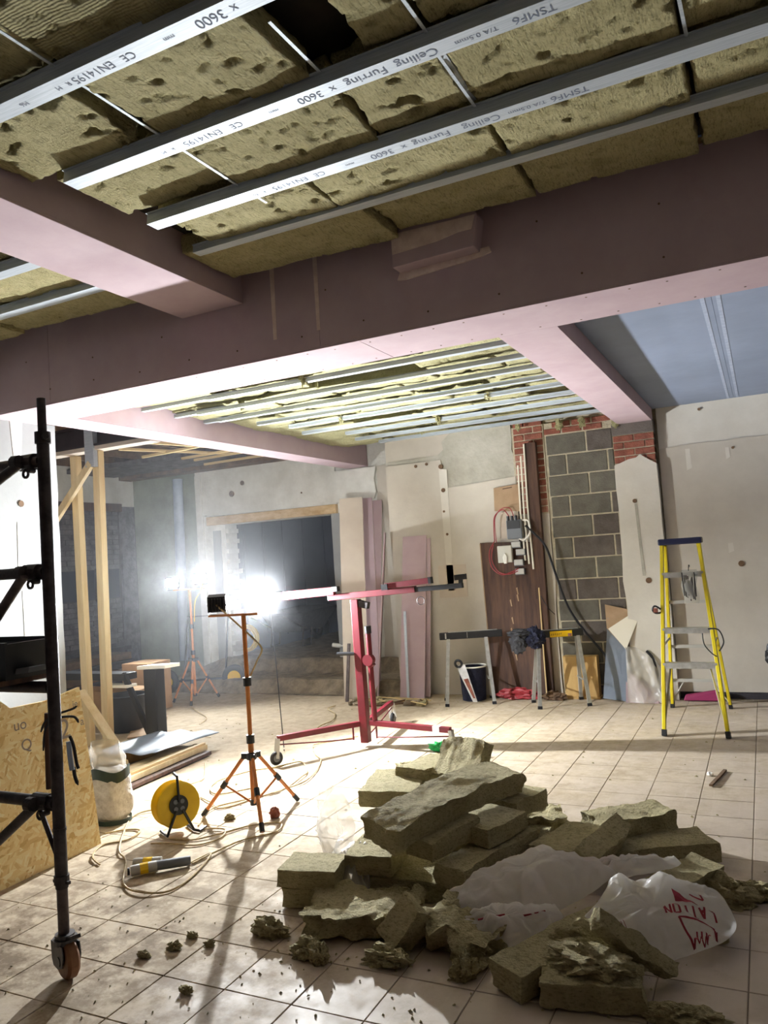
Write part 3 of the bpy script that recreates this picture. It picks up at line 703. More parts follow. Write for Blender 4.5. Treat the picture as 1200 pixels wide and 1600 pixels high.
for ri, (y0, y1, xs) in enumerate(rows):
    spans = []
    for a, b in zip(xs, xs[1:]): spans.append((a, b))
    spans = [(-1.985, -1.285) if b is None else ((-1.075, -0.85) if a is None else (a, b)) for a, b in spans]
    for a, b in spans:
        sd += 1; q = random.Random(sd*17)
        torn = (ri == 3 and a < -2.6) or (ri == 4 and -1.3 < a < -1.2)
        if ri == 3 and a < -2.6: b = -2.07
        z0 = 3.355 + q.uniform(-0.012, 0.02); ov = 0.012
        fine = ri >= 1 and a < 0.6
        mb = rough_block(b-a-0.025, y1-y0+ov, 0.10, 0.0135 if fine else 0.04, 0.0045, sd, (0.045 if torn else 0.022) if fine else 0.02, ends=3.0 if torn else 1.0, pit_f=9.0 if torn else 17.0)
        tilt = Euler((q.uniform(-.03, .03), q.uniform(-.02, .02), q.uniform(-.012, .012))).to_matrix().to_4x4()
        moved(mb, Matrix.Translation((a+0.012, y0, z0)) @ tilt)
        mb.build('insulation_batt', M['wool_ribbed' if sd in (7, 8, 11, 12) else 'wool'], ceil, smooth=True, fix=False)
sd = 60
for y0, y1 in ((1.35, 1.82), (1.85, 2.32), (2.35, 2.8), (2.84, 3.24), (3.28, 3.7)):
    for a, b in ((-5.05, -4.45), (-4.43, -3.86), (-3.84, -3.22)):
        sd += 1; q = random.Random(sd)
        mb = moved(rough_block(b-a, y1-y0, 0.10, 0.03, 0.006, sd, 0.03), Matrix.Translation((a, y0, 3.355+q.uniform(-.01, .02))))
        mb.build('insulation_batt', M['wool'], ceil, smooth=True, fix=False)
# thin pale hanger straps showing in the joints
for x, y0, y1 in ((-1.985, 1.38, 1.80), (-1.985, 1.87, 2.30), (-1.98, 2.37, 2.79), (-1.97, 2.86, 3.0), (-0.855, 1.95, 2.30), (-0.86, 2.38, 2.79), (-1.255, 2.0, 2.295), (-0.10, 2.37, 2.79)):
    m_ = MB().bar((x, y0, 3.352), (x+0.012, y1, 3.344), 0.012, 0.003)
    m_.build('hanger_strap', M['galv'], ceil)
MB().box(-0.87, -0.845, 2.385, 2.80, 3.375, 3.40).build('hanger_strap', M['galv'], ceil)

# ---- far insulated ceiling between the two beams
cf = struct(MB().box(-4.70, -1.27, BK, YB+0.8, 3.24, 3.34), 'ceiling.001', M['deck'], 'far ceiling of yellow mineral wool over bare metal channels', loc=(-3, 6.4, 3.24))
ZF = 3.0; cy = 4.56; k = 0; q = random.Random(5)
while cy < YB:
    x0 = [-4.2, -3.92, -4.35, -4.45, -4.3, -4.2, -4.3, -4.0, -4.1, -4.0, -3.85][min(k, 10)]
    hat(x0, -1.30, cy, ZF + q.uniform(-.006, .006), 0.030, 0.052).build('furring_channel', M['galv'], cf)
    if k in (1, 2, 3): hat(-4.66, x0+0.25, cy+0.06, ZF+0.02, 0.028, 0.05).build('furring_channel', M['galv'], cf)
    xs = [-4.66]
    while xs[-1] < -1.35: xs.append(min(-1.30, xs[-1] + q.choice((0.55, 0.75, 0.95, 0.4))))
    for a, b in zip(xs, xs[1:]):
        if b-a < 0.06: continue
        sd += 1
        mb = moved(rough_block(b-a-0.02, 0.40, 0.10, 0.03, 0.006, sd, 0.03), Matrix.Translation((a+0.01, cy+0.012, 3.055+q.uniform(-.01, .03))) @ Euler((q.uniform(-.05, .05), q.uniform(-.03, .03), 0)).to_matrix().to_4x4())
        mb.build('insulation_batt', M['wool_far'], cf, smooth=True, fix=False)
    cy += 0.41; k += 1
mb = moved(rough_block(3.35, 0.20, 0.1, 0.035, 0.006, 99, 0.02), Matrix.Translation((-4.66, 4.33, 3.06))); mb.build('insulation_batt', M['wool_far'], cf, smooth=True, fix=False)
# tufts hanging at channel ends and by the wall head
for (x, y, zz, s_) in ((-3.0, 4.95, 3.0, .05), (-2.1, 6.6, 3.0, .05), (-2.9, 7.4, 3.0, .05), (-3.9, 5.4, 3.0, .05), (-2.35, 8.40, 2.97, .05), (-1.9, 8.43, 2.93, .07), (-1.65, 8.43, 2.93, .06), (-1.30, 8.38, 2.86, .05), (-3.6, 6.6, 3.0, .05), (-3.3, 7.9, 3.0, .05)):
    sd += 1; lump((x, y, zz+0.02), (s_*0.55, s_*0.4, s_*0.75), sd, 0.95, 5, 3, False).build('wool_tuft', M['wool_far'], cf, smooth=True)
# ---- right: finished blue plasterboard
cb = struct(MB().box(-0.935, 5.7, BK, YB+0.1, 3.02, 3.2), 'ceiling.002', M['deck'], 'finished grey blue plasterboard ceiling', loc=(0.5, 6.4, 3.0))
for a, b in ((-0.933, -0.152), (-0.150, 1.05), (1.052, 5.6)):
    for c, d in ((BK, 6.7), (6.702, YB+0.02)): MB().box(a, b, c, d, 3.0, 3.02).build('plasterboard', M['blue_board'], cb)
for x in (-0.20, -0.115): MB().box(x-0.012, x+0.012, BK, YB, 2.9985, 3.001).build('joint_tape', M['tape'], cb)
# ---- old ceiling over the far left bay: dark boards, joists, stray laths
co = struct(MB().box(-9.2, -4.98, 3.8, YD+0.1, 3.30, 3.40), 'ceiling.003', M['deck'], 'old stripped ceiling with joists and stray laths over the far bay', loc=(-7, 6.5, 3.3))
for k in range(8): MB().box(-9.1+k*0.5, -9.05+k*0.5, 3.85, YD, 3.20, 3.30).build('joist', M['old_joist'], co)
MB().box(-8.9, -5.0, 9.0, YD, 3.10, 3.22).build('joist', M['old_joist'], co)
MB().box(-8.9, -6.4, 8.0, 8.9, 3.14, 3.2).build('old_plaster', M['sooty_brick'], co)
for A, B_ in (((-6.7, 6.8, 3.12), (-6.1, 8.2, 3.12)), ((-6.2, 6.5, 3.12), (-5.7, 8.3, 3.12)), ((-6.9, 7.4, 3.10), (-5.4, 7.2, 3.10)), ((-6.7, 7.9, 3.10), (-5.1, 7.75, 3.10)), ((-6.7, 8.15, 3.10), (-5.1, 8.0, 3.10)), ((-6.9, 8.6, 3.10), (-5.1, 8.5, 3.10))):
    MB().bar(A, B_, 0.03, 0.03).build('lath', M['lath'], co)

# ---- dust hanging in the air of the far bay and the room beyond the opening; its glow also imitates lens glare
hz = bpy.data.materials.new('dusty_air'); hz.use_nodes = True
for n_ in list(hz.node_tree.nodes):
    if n_.type == 'BSDF_PRINCIPLED': hz.node_tree.nodes.remove(n_)
vs_ = hz.node_tree.nodes.new('ShaderNodeVolumeScatter'); vs_.inputs['Density'].default_value = HAZE; vs_.inputs['Anisotropy'].default_value = 0.35
vs_.inputs['Color'].default_value = (0.93, 0.95, 1.0, 1)
hz.node_tree.links.new(vs_.outputs[0], next(n_ for n_ in hz.node_tree.nodes if n_.type == 'OUTPUT_MATERIAL').inputs['Volume'])
MB().box(-10.95, -3.9, 4.75, 12.5, 0.001, 3.1).build('dust_haze', hz, None, kind='stuff', label='dusty air hanging round the lamps and the dark room', loc=(-7, 8, 0))

# ================================================================== WORK LAMPS
def lamp_head(parent, c, d, size, strength, stem_z, name='lamp_head'):
    # flood head facing d: ribbed housing, bezel, glowing lens, U bracket
    c = Vector(c); d = Vector(d).normalized(); r = d.cross(Vector((0, 0, 1))).normalized(); u = r.cross(d)
    Rm = Matrix((r, d, u)).transposed(); wd, ht = size
    h = MB()
    h.rbox(c - d*0.012, (wd, 0.03, ht), Rm)
    for k in range(6): h.rbox(c - d*0.045 + r*(wd*(k/5-0.5)*0.8), (0.006, 0.04, ht*0.8), Rm)
    hd = h.build(name, M['black'], parent, label='black ribbed flood head')
    b = MB()
    for s in (-1, 1):
        b.rbox(c + d*0.006 + u*s*(ht/2-0.006), (wd, 0.012, 0.012), Rm); b.rbox(c + d*0.006 + r*s*(wd/2-0.006), (0.012, 0.012, ht), Rm)
    b.build('bezel', M['black'], hd)
    MB().rbox(c + d*0.006, (wd-0.026, 0.006, ht-0.026), Rm).build('lens', strength, hd, label='glowing white lens')
    br = MB(); z = c.z
    base = Vector((c.x, c.y, stem_z))
    for s in (-1, 1):
        p = c - d*0.012 + r*s*(wd/2+0.008)
        br.bar(p, base + r*s*(wd/2+0.008)*0.75, 0.004, 0.022, up=d)
    br.bar(base - r*(wd/2+0.008)*0.75, base + r*(wd/2+0.008)*0.75, 0.022, 0.004)
    br.build('bracket', M['black'], hd)
    return hd

E0 = emit('lift_lens_glow', LAMP_LIFT); E1 = emit('near_lens_glow', LAMP_NEAR); E2 = emit('far_lens_glow', LAMP_FAR)

def tripod(label, base, feet, z_bot, z_hub, z_mid, z_top, coll):
    x, y = base
    t = thing('work_light_tripod', label, 'work light', (x, y, 0))
    MB().tube([(x, y, z_bot), (x, y, z_mid)], 0.019, 12).build('lower_pole', M['orange'], t, smooth=True)
    MB().tube([(x, y, z_mid-0.02), (x, y, z_top)], 0.0145, 12).build('upper_pole', M['orange'], t, smooth=True)
    for z in coll: MB().disc((x, y, z), (0, 0, 1), 0.027, 0.055, 12).build('collar', M['black'], t)
    hub = MB().disc((x, y, z_hub), (0, 0, 1), 0.033, 0.045, 12)
    MB().disc((x, y, z_bot), (0, 0, 1), 0.026, 0.035, 12).build('lower_collar', M['black'], t)
    for fx, fy in feet:
        d = Vector((fx-x, fy-y, 0)).normalized(); a = Vector((x, y, z_hub)) + d*0.05; b = Vector((fx, fy, 0.012))
        hub.bar(Vector((x, y, z_hub)), a + d*0.015, 0.03, 0.036)
        lg = MB().tube([a, b], 0.0125, 8).build('leg', M['orange'], t, smooth=True)
        e = (b-a).normalized()
        MB().tube([b - e*0.055, b], 0.0165, 8).build('foot', M['black'], lg)
        m = a.lerp(b, 0.48)
        s = MB().tube([m, Vector((x, y, z_bot)) + d*0.02], 0.008, 6).build('brace', M['orange'], t, smooth=True)
        MB().tube([m - e*0.025, m + e*0.025], 0.019, 8).build('clamp', M['black'], s)
    hub.build('hub', M['black'], t)
    return t
nt_ = tripod('nearer orange tripod work light with a dark head turned away', (-3.155, 4.25), [(-2.92, 4.0), (-3.05, 4.61), (-3.51, 4.16)], 0.10, 0.40, 0.52, 1.335, (0.51, 0.885))
MB().bar((-3.44, 4.25, 1.325), (-3.05, 4.25, 1.33), 0.024, 0.014).build('crossbar', M['orange'], nt_)
nn = Vector((-0.56, 0.83, 0.10)).normalized(); nr = nn.cross(Vector((0, 0, 1))).normalized(); nu = nr.cross(nn); nc = Vector((-3.385, 4.27, 1.405)); NR = Matrix((nr, nn, nu)).transposed()
hs = MB(); hs.rbox(nc - nn*0.02, (0.122, 0.02, 0.104), NR)
for s in (-1, 1):
    hs.rbox(nc + nn*0.05 + nr*s*0.058, (0.006, 0.13, 0.104), NR); hs.rbox(nc + nn*0.05 + nu*s*0.049, (0.122, 0.13, 0.006), NR)  # unseen deep hood, added to keep the beam off the back wall
for k in range(6): hs.rbox(nc - nn*0.048 + nr*(0.122*(k/5-0.5)*0.8), (0.006, 0.04, 0.084), NR)
nh = hs.build('lamp_head', M['black'], nt_, label='black flood head with an added hood seen from behind')
MB().rbox(nc - nn*0.006, (0.06, 0.004, 0.06), NR).build('lens', E1, nh)
br = MB(); nb_ = Vector((nc.x, nc.y, 1.335))
for s in (-1, 1): br.bar(nc + nr*s*0.065, nb_ + nr*s*0.05, 0.004, 0.02, up=nn)
br.bar(nb_ - nr*0.05, nb_ + nr*0.05, 0.02, 0.004).build('bracket', M['alu_dull'], nh)
ft = tripod('farther orange tripod with two dazzling heads by the old green wall', (-6.50, 7.68), [(-6.37, 7.44), (-6.42, 8.04), (-6.80, 7.62)], 0.10, 0.53, 0.62, 1.41, (0.62, 0.945))
MB().bar((-6.76, 7.68, 1.405), (-6.26, 7.68, 1.41), 0.024, 0.014).build('crossbar', M['orange'], ft)
lamp_head(ft, (-6.735, 7.64, 1.50), (0.35, -0.92, 0.12), (0.17, 0.13), E2, 1.41)
lamp_head(ft, (-6.30, 7.64, 1.53), (0.80, -0.58, 0.18), (0.17, 0.13), E2, 1.41)
MB().tube(spline([(-6.30, 7.70, 1.50), (-6.36, 7.72, 1.38), (-6.45, 7.71, 1.25), (-6.47, 7.70, 1.0)], 6), 0.006, 6).build('flex', M['yellow'], ft, smooth=True)
MB().tube(spline([(-3.36, 4.23, 1.40), (-3.25, 4.25, 1.30), (-3.10, 4.25, 1.18), (-3.03, 4.26, 1.10), (-3.08, 4.27, 1.02), (-3.14, 4.27, 0.92)], 8), 0.006, 6).build('flex', M['tan_cable'], nt_, smooth=True)

# flood head clamped on the raised end of the board lift's arm
lh = thing('flood_lamp', 'dazzling flood lamp perched on the end of the red lift arm', 'work light', (-4.12, 6.0, 1.30))
MB().box(-4.16, -4.06, 5.955, 6.085, 1.385, 1.40).box(-4.16, -4.06, 5.955, 5.965, 1.30, 1.40).build('clamp_plate', M['black'], lh)
ln = Vector((0.853, -0.439, 0.20)).normalized(); lr = ln.cross(Vector((0, 0, 1))).normalized(); lu = lr.cross(ln); lc = Vector((-4.15, 5.90, 1.345))
LR = Matrix((lr, ln, lu)).transposed()
hs = MB()
hs.rbox(lc - ln*0.05, (0.20, 0.012, 0.16), LR)
for s in (-1, 1):
    hs.rbox(lc - ln*0.024 + lr*s*0.097, (0.006, 0.062, 0.16), LR); hs.rbox(lc - ln*0.024 + lu*s*0.077, (0.20, 0.062, 0.006), LR)
hb_ = hs.build('housing', M['black'], lh)
MB().rbox(lc - ln*0.0425, (0.186, 0.002, 0.146), LR).build('reflector', M['white'], hb_)
MB().tube([lc + ln*0.012 - lu*0.06, lc + ln*0.012 + lu*0.06], 0.009, 12).build('tube', E0, hb_, label='glaring tube')
MB().bar(lc - ln*0.05 - lu*0.07, Vector((-4.11, 6.02, 1.30)), 0.03, 0.006).build('bracket', M['black'], lh)
MB().tube(spline([(-4.15, 5.99, 1.33), (-4.16, 6.03, 1.05), (-4.13, 6.02, 0.7), (-4.10, 6.0, 0.3), (-4.06, 5.96, 0.012), (-3.95, 5.8, 0.010)], 8), 0.005, 6).build('flex', M['black'], lh, smooth=True)

# ================================================================== SCAFFOLD TOWER CORNER
px, py = -2.76, 2.36
sf = thing('scaffold_tower', 'dark steel scaffold tower leg with rungs, couplers and a brown caster', 'scaffold', (px, py, 0))
MB().tube([(px, py, 0.36), (px, py, 2.27)], 0.0262, 16).build('upright', M['steel_dark'], sf, smooth=True)
MB().tube([(px, py, 2.25), (px, py, 2.435)], 0.0185, 14).build('spigot', M['steel_dark'], sf, smooth=True)
MB().disc((px, py, 2.262), (0, 0, 1), 0.033, 0.05, 16).disc((px+0.03, py-0.015, 2.262), (1, -0.5, 0), 0.014, 0.03, 8).build('top_collar', M['steel_dark'], sf)
MB().tube([(px, py, 0.17), (px, py, 0.40)], [0.0225, 0.0225], 16).build('adjusting_stem', M['steel_worn'], sf, smooth=True)
cl = MB().disc((px, py, 0.395), (0, 0, 1), 0.031, 0.035, 16).bar((px-0.045, py, 0.385), (px+0.045, py, 0.385), 0.014, 0.012)
cl.build('stem_collar', M['steel_dark'], sf)
MB().disc((px, py, 0.60), (0, 0, 1), 0.0285, 0.012, 16).build('weld_ring', M['steel_dark'], sf)
for z, rr_, m_ in ((2.165, 0.024, 'steel_worn'), (1.685, 0.0245, 'steel_dark'), (1.192, 0.025, 'steel_dark'), (0.708, 0.0255, 'steel_dark')):
    MB().tube([(px-0.02, py, z), (px-1.5, py, z)], rr_, 14).build('rung', M[m_], sf, smooth=True)
def coupler(z, ang):
    c = Vector((px-0.095, py, z))
    h = MB().tube([c - Vector((0.045, 0, 0)), c + Vector((0.045, 0, 0))], 0.036, 14)
    h.tube([c + Vector((-0.035, -0.045, 0)), c + Vector((0.0, -0.045, 0.0))], 0.03, 12)
    h.bar(c + Vector((0.02, 0, 0.0)), c + Vector((0.072, 0, 0)), 0.03, 0.062)
    o = h.build('coupler', M['steel_dark'], sf)
    MB().ring(c + Vector((0.005, -0.02, -0.052)), (0, 1, 0), 0.016, 0.006, 14, 6).disc(c + Vector((0.04, -0.02, -0.04)), (0, 1, 0), 0.012, 0.03, 8).build('eye_bolt', M['steel_dark'], o)
    return c
for z, dz, m_ in ((2.165, -0.42, 'steel_dark'), (1.685, -0.98, 'steel_worn'), (0.708, -0.72, 'steel_dark')):
    c = coupler(z, 0)
    MB().tube([c + Vector((0.0, -0.045, -0.01)), c + Vector((-1.3, -0.05, dz*1.3))], 0.021, 12).build('brace', M[m_], sf, smooth=True)
MB().tube([(px-0.12, py, 0.69), (px-0.01, py, 0.47)], 0.011, 8).build('stay', M['steel_dark'], sf, smooth=True)
# caster
cs = MB().disc((px+0.005, py, 0.168), (0, 0, 1), 0.04, 0.016, 18).disc((px+0.005, py, 0.15), (0, 0, 1), 0.05, 0.02, 18).build('swivel', M['caster_plate'], sf, label='steel swivel head of the caster')
cdir = Vector((0.94, -0.34, 0)); ax = Vector((0.34, 0.94, 0)); wc = Vector((px+0.022, py-0.005, 0.078))
fk = MB()
for s in (-1, 1):
    pl = [(-0.075, 0.145), (0.035, 0.145), (0.045, 0.10), (0.03, 0.06), (-0.01, 0.045), (-0.055, 0.05), (-0.07, 0.075)]
    a = [wc.xy.to_3d() + cdir*p + Vector((0, 0, q)) + ax*s*0.034 for p, q in pl]; n = len(a)
    fk.add(a + [v + ax*s*0.005 for v in a], [tuple(range(n)), tuple(range(2*n-1, n-1, -1))] + [(i, i+n, (i+1) % n+n, (i+1) % n) for i in range(n)])
fk.build('fork', M['caster_plate'], sf)
wh = MB().lathe(wc, ax, [(0.03, -0.026), (0.066, -0.026), (0.078, -0.015), (0.078, 0.015), (0.066, 0.026), (0.03, 0.026)], 28).build('wheel', M['caster_tyre'], sf, smooth=True)
MB().disc(wc, ax, 0.02, 0.084, 12).build('axle', M['caster_plate'], wh)
MB().bar(wc + Vector((0.02, 0, 0.085)), wc + cdir*0.10 + Vector((0, 0, 0.118)), 0.034, 0.014).build('brake_pedal', M['steel_dark'], sf)
# deck and black tub on it
dk = thing('scaffold_deck', 'dark scaffold platform board resting on the rungs', 'platform', (-3.4, 2.36, 1.22))
MB().box(-4.1, -2.885, 2.20, 2.50, 1.218, 1.240).build('board', M['old_wood'], dk)
MB().box(-4.1, -2.888, 2.185, 2.2, 1.135, 1.245).build('toe_board', M['charcoal'], dk)
tb = thing('tool_tub', 'black plastic tub standing on the scaffold platform', 'tub', (-3.05, 2.32, 1.24))
tp = MB().hexa([(-3.34, 2.22, 1.241), (-2.872, 2.22, 1.241), (-2.872, 2.44, 1.241), (-3.34, 2.44, 1.241), (-3.36, 2.20, 1.39), (-2.846, 2.20, 1.394), (-2.846, 2.46, 1.394), (-3.36, 2.46, 1.39)])
tp.f.remove(tp.f[1]); tp.build('shell', M['black'], tb, solid=0.006)
MB().box(-3.37, -2.84, 2.193, 2.207, 1.383, 1.40).box(-3.37, -2.84, 2.453, 2.467, 1.383, 1.40).build('rim', M['black'], tb)
MB().hexa([(-2.868, 2.26, 1.262), (-2.80, 2.27, 1.268), (-2.80, 2.36, 1.268), (-2.868, 2.36, 1.262), (-2.86, 2.26, 1.285), (-2.792, 2.27, 1.29), (-2.792, 2.36, 1.29), (-2.86, 2.36, 1.285)]).build('handle', M['grey_plastic'], tb)
# tools hanging on the upright
pk = thing('hand_rake', 'brown handled tool with black prongs hung on the scaffold upright', 'hand tool', (-2.83, 2.40, 0.74))
MB().tube([(-2.862, 2.41, 1.07), (-2.868, 2.41, 1.0), (-2.872, 2.41, 0.745)], 0.0125, 8).build('handle', M['old_wood'], pk, smooth=True)
for pts in ([(-2.835, 2.41, 1.06), (-2.87, 2.40, 1.03), (-2.895, 2.40, 0.99)], [(-2.845, 2.41, 1.05), (-2.87, 2.40, 0.99), (-2.885, 2.40, 0.91)], [(-2.835, 2.41, 1.06), (-2.74, 2.43, 1.085), (-2.705, 2.43, 1.10)], [(-2.835, 2.41, 1.05), (-2.74, 2.43, 1.055), (-2.71, 2.43, 1.045), (-2.70, 2.43, 1.03)]):
    MB().tube(spline(pts, 4), [0.0055]*(len(pts)*4-5) + [0.004, 0.003], 6).build('prong', M['black'], pk, smooth=True)
MB().tube(spline([(-2.835, 2.41, 1.07), (-2.84, 2.40, 1.15), (-2.852, 2.385, 1.19), (-2.835, 2.37, 1.205), (-2.815, 2.36, 1.185)], 5), 0.003, 6).build('hook', M['black'], pk, smooth=True)
cut = thing('snips', 'black snips with pale blue grip hung behind the scaffold upright', 'snips', (-2.735, 2.43, 0.80))
MB().tube(spline([(-2.755, 2.43, 0.97), (-2.735, 2.43, 0.93), (-2.722, 2.43, 0.86), (-2.712, 2.43, 0.835)], 5), 0.007, 6).build('handle', M['black'], cut, smooth=True)
MB().tube(spline([(-2.752, 2.42, 0.95), (-2.746, 2.42, 0.88), (-2.738, 2.42, 0.83)], 5), 0.011, 8).build('grip', M['grey_sheet'], cut, smooth=True)
MB().tube(spline([(-2.74, 2.43, 0.84), (-2.735, 2.43, 0.80), (-2.718, 2.43, 0.765)], 5), [0.008]*9+[0.004, 0.002], 6).build('blade', M['black'], cut, smooth=True)

# ================================================================== LEFT SIDE: strand board, bag, timbers
ob = thing('strand_board', 'big tan strand board sheet leaning beside the scaffold', 'board', (-3.86, 2.7, 0))
bl = [(2.05, 0.0), (3.585, 0.0), (3.55, 0.965), (3.30, 0.93), (3.05, 0.935), (2.98, 0.995), (2.78, 0.985), (2.4, 0.99), (2.05, 0.99)]
bd = MB().prism(bl, 0, 0.018, 'yz'); sh_ = lambda v: Vector((-3.835 - v.x - v.z*0.09, v.y, v.z)); bd.v = [sh_(v) for v in bd.v]
bd.build('sheet', M['osb'], ob)
MB().bar((-3.97, 2.6, 0.88), (-4.35, 2.6, 0.02), 0.045, 0.02).bar((-3.97, 3.2, 0.88), (-4.35, 3.2, 0.02), 0.045, 0.02).build('prop', M['timber'], ob)
MX = lambda y, z: Matrix.Translation((-3.833 - z*0.09, y, z)) @ Matrix(((0, -0.09, 1, 0), (1, 0, 0, 0), (0, 1, 0, 0), (0, 0, 0, 1)))
text('uo', 0.085, MX(3.10, 0.83), M['grey_ink'], ob); text('ie', 0.06, MX(3.50, 0.87), M['grey_ink'], ob)
text('2', 0.17, MX(3.405, 0.735), M['grey_ink'], ob); text('a', 0.07, MX(3.54, 0.755), M['grey_ink'], ob); text('Q', 0.09, MX(3.13, 0.71), M['grey_ink'], ob)
sd_ = thing('strand_board', 'small strand board offcut behind the big leaning sheet', 'board', (-4.0, 2.72, 0))
bd = MB().prism([(2.55, 0), (2.98, 0), (2.96, 1.05), (2.66, 1.02), (2.55, 1.0)], 0, 0.018, 'yz'); bd.v = [Vector((-3.90 - v.x - v.z*0.09, v.y, v.z)) for v in bd.v]
bd.build('sheet', M['osb'], sd_)
MB().bar((-4.03, 2.75, 0.9), (-4.3, 2.75, 0.02), 0.03, 0.02).build('prop', M['timber'], sd_)

def sack(cx, cy, w_, d_, h, seed, n=40, m=28, squash=0.25, amp=0.06):
    mb = MB(); so = Vector((seed*3.3, seed*1.7, seed))
    def fn(u, v):
        th = 2*math.pi*u; ph = v
        prof = (1 - abs(2*ph-1)**5)*0.5 + 0.5
        if ph > 0.75: prof *= 1 - (ph-0.75)*squash*4*0.4
        c, s_ = math.cos(th), math.sin(th); e = 0.55
        x = abs(c)**e*math.copysign(1, c)*w_/2*prof; y = abs(s_)**e*math.copysign(1, s_)*d_/2*prof; z = ph*h
        p = Vector((x, y, z)); k = noise.fractal(p*7+so, 1, 2, 4)*amp + (1-abs(noise.noise(p*11+so)))*amp*0.4
        return Vector((cx + x*(1+k*2), cy + y*(1+k*2), max(0.003, z + k*0.25*h)))
    return mb.grid(fn, n, m)
gb = thing('rubble_sack', 'part filled white and dark green aggregate sack beside the strand board', 'sack', (-4.09, 3.93, 0))
sack(-4.09, 3.93, 0.24, 0.20, 0.37, 4).build('filled_body', M['rubble_fill'], gb, smooth=True)
tpb = MB().grid(lambda u, v: Vector((-4.09 + math.cos(2*math.pi*u)*(0.125 - 0.012*v) + 0.02*noise.noise((u*9, v*3, 1)) - 0.03*v, 3.93 + math.sin(2*math.pi*u)*(0.105-0.02*v) + 0.015*noise.noise((u*9, v*3, 8)), 0.345 + 0.17*v*(1+0.3*math.sin(2*math.pi*u+2.6)))), 36, 8)
tpb.build('slack_neck', M['hazy_clear'], gb, smooth=True, fix=False)
MB().grid(lambda u, v: Vector((-4.09 + math.cos(2*math.pi*u)*0.135, 3.93 + math.sin(2*math.pi*u)*0.115, 0.29 + 0.07*v + 0.015*math.sin(u*19))), 36, 3).build('printed_band', M['bag_dark'], gb, smooth=True, fix=False)
MB().grid(lambda u, v: Vector((-4.09 + math.cos(2*math.pi*u)*0.136, 3.93 + math.sin(2*math.pi*u)*0.116, 0.005 + 0.03*v)), 36, 2).build('printed_band', M['bag_dark'], gb, smooth=True, fix=False)

def plank(A, B, wd, ht, m_, label, group=None, name='timber_plank'):
    mid = (Vector(A)+Vector(B))/2
    o = MB().bar(A, B, wd, ht).build(name, M[m_], None, bevel=0.004, loc=(mid.x, mid.y, min(A[2], B[2])-ht/2))
    return tag(o, label, 'timber', group)
plank((-4.62, 4.10, 0.052), (-4.72, 5.62, 0.052), 0.14, 0.045, 'timber', 'grooved pale plank nearest the yellow reel in the floor stack')
plank((-4.80, 4.20, 0.035), (-4.88, 5.60, 0.035), 0.15, 0.045, 'timber', 'middle pale plank of the low stack under the film sheet')
plank((-4.60, 4.22, 0.085), (-4.67, 5.60, 0.085), 0.035, 0.022, 'timber_x', 'thin square batten lying on top of the grooved plank')
plank((-4.98, 4.35, 0.052), (-5.0, 4.95, 0.052), 0.12, 0.09, 'timber', 'short thick timber block at the sack end of the stack')
plank((-4.50, 4.25, 0.022), (-4.58, 5.55, 0.022), 0.06, 0.03, 'old_wood', 'dark batten under the edge of the plank stack')
gs = MB().grid(lambda u, v: Vector((-5.35 + 0.62*u, 4.95 + 0.85*v + 0.1*u, 0.128 + 0.012*math.sin(u*14+v*3) + 0.01*noise.noise((u*4, v*4, 2)))), 24, 24).build('plastic_sheet', M['grey_sheet'], None, smooth=True, fix=False, solid=0.003)
tag(gs, 'grey blue film sheet laid over the plank stack', 'sheet')
MB().bar((-5.3, 5.0, 0.055), (-5.2, 5.7, 0.055), 0.3, 0.1).build('timber_pack', M['ply'], None, loc=(-5.25, 5.35, 0)); tag(bpy.data.objects['timber_pack'], 'low timber pack under the grey blue film sheet', 'timber')

# ---- stud frame at the edge of the far bay
fs = thing('stud_frame', 'raw timber stud frame with diagonal brace under a steel beam', 'stud frame', (-5.9, 5.52, 0))
MB().bar((-5.76, 5.53, 0), (-5.72, 5.53, 2.86), 0.085, 0.07, up=(0, 1, 0)).build('stud', M['timber'], fs, bevel=0.004)
MB().bar((-6.10, 5.62, 0), (-6.12, 5.62, 2.86), 0.085, 0.07, up=(0, 1, 0)).build('stud', M['timber'], fs, bevel=0.004)
MB().bar((-6.34, 5.50, 2.20), (-5.74, 5.46, 2.74), 0.07, 0.045, up=(0, 1, 0)).build('brace', M['timber'], fs, bevel=0.004)
MB().bar((-5.80, 5.25, 0.60), (-5.33, 5.25, 0.06), 0.035, 0.10, up=(0, 1, 0)).build('slanted_board', M['timber'], fs, bevel=0.004)
MB().box(-5.86, -5.60, 5.46, 5.60, 0.0, 0.04).build('foot_plate', M['timber_x'], fs)
MB().box(-5.80, -5.69, 5.44, 5.50, 2.70, 3.13).build('packing_post', M['galv'], fs, label='pale packing post over the stud')
MB().box(-8.9, -4.99, 5.46, 5.60, 2.862, 2.90).build('head_plate', M['beige_board'], fs, label='flat pinkish head plate')
ib = MB().box(-8.9, -4.99, 5.45, 5.61, 2.902, 2.918).box(-8.9, -4.99, 5.45, 5.61, 3.09, 3.11).box(-8.9, -4.99, 5.523, 5.537, 2.918, 3.09).build('steel_beam', M['steel_beam'], None)
tag(ib, 'dark steel joist over the timber stud frame', 'beam', kind='structure')

# ---- vertical duct by the green wall
dz = MB().tube([(-7.86, 9.10, 0.32), (-7.85, 9.10, 1.5), (-7.84, 9.12, 3.02)], 0.075, 16).build('pipe', M['grey_sheet'], None, smooth=True, loc=(-7.85, 9.1, 0.3))
tag(dz, 'tall pale grey pipe standing against the green wall', 'pipe')

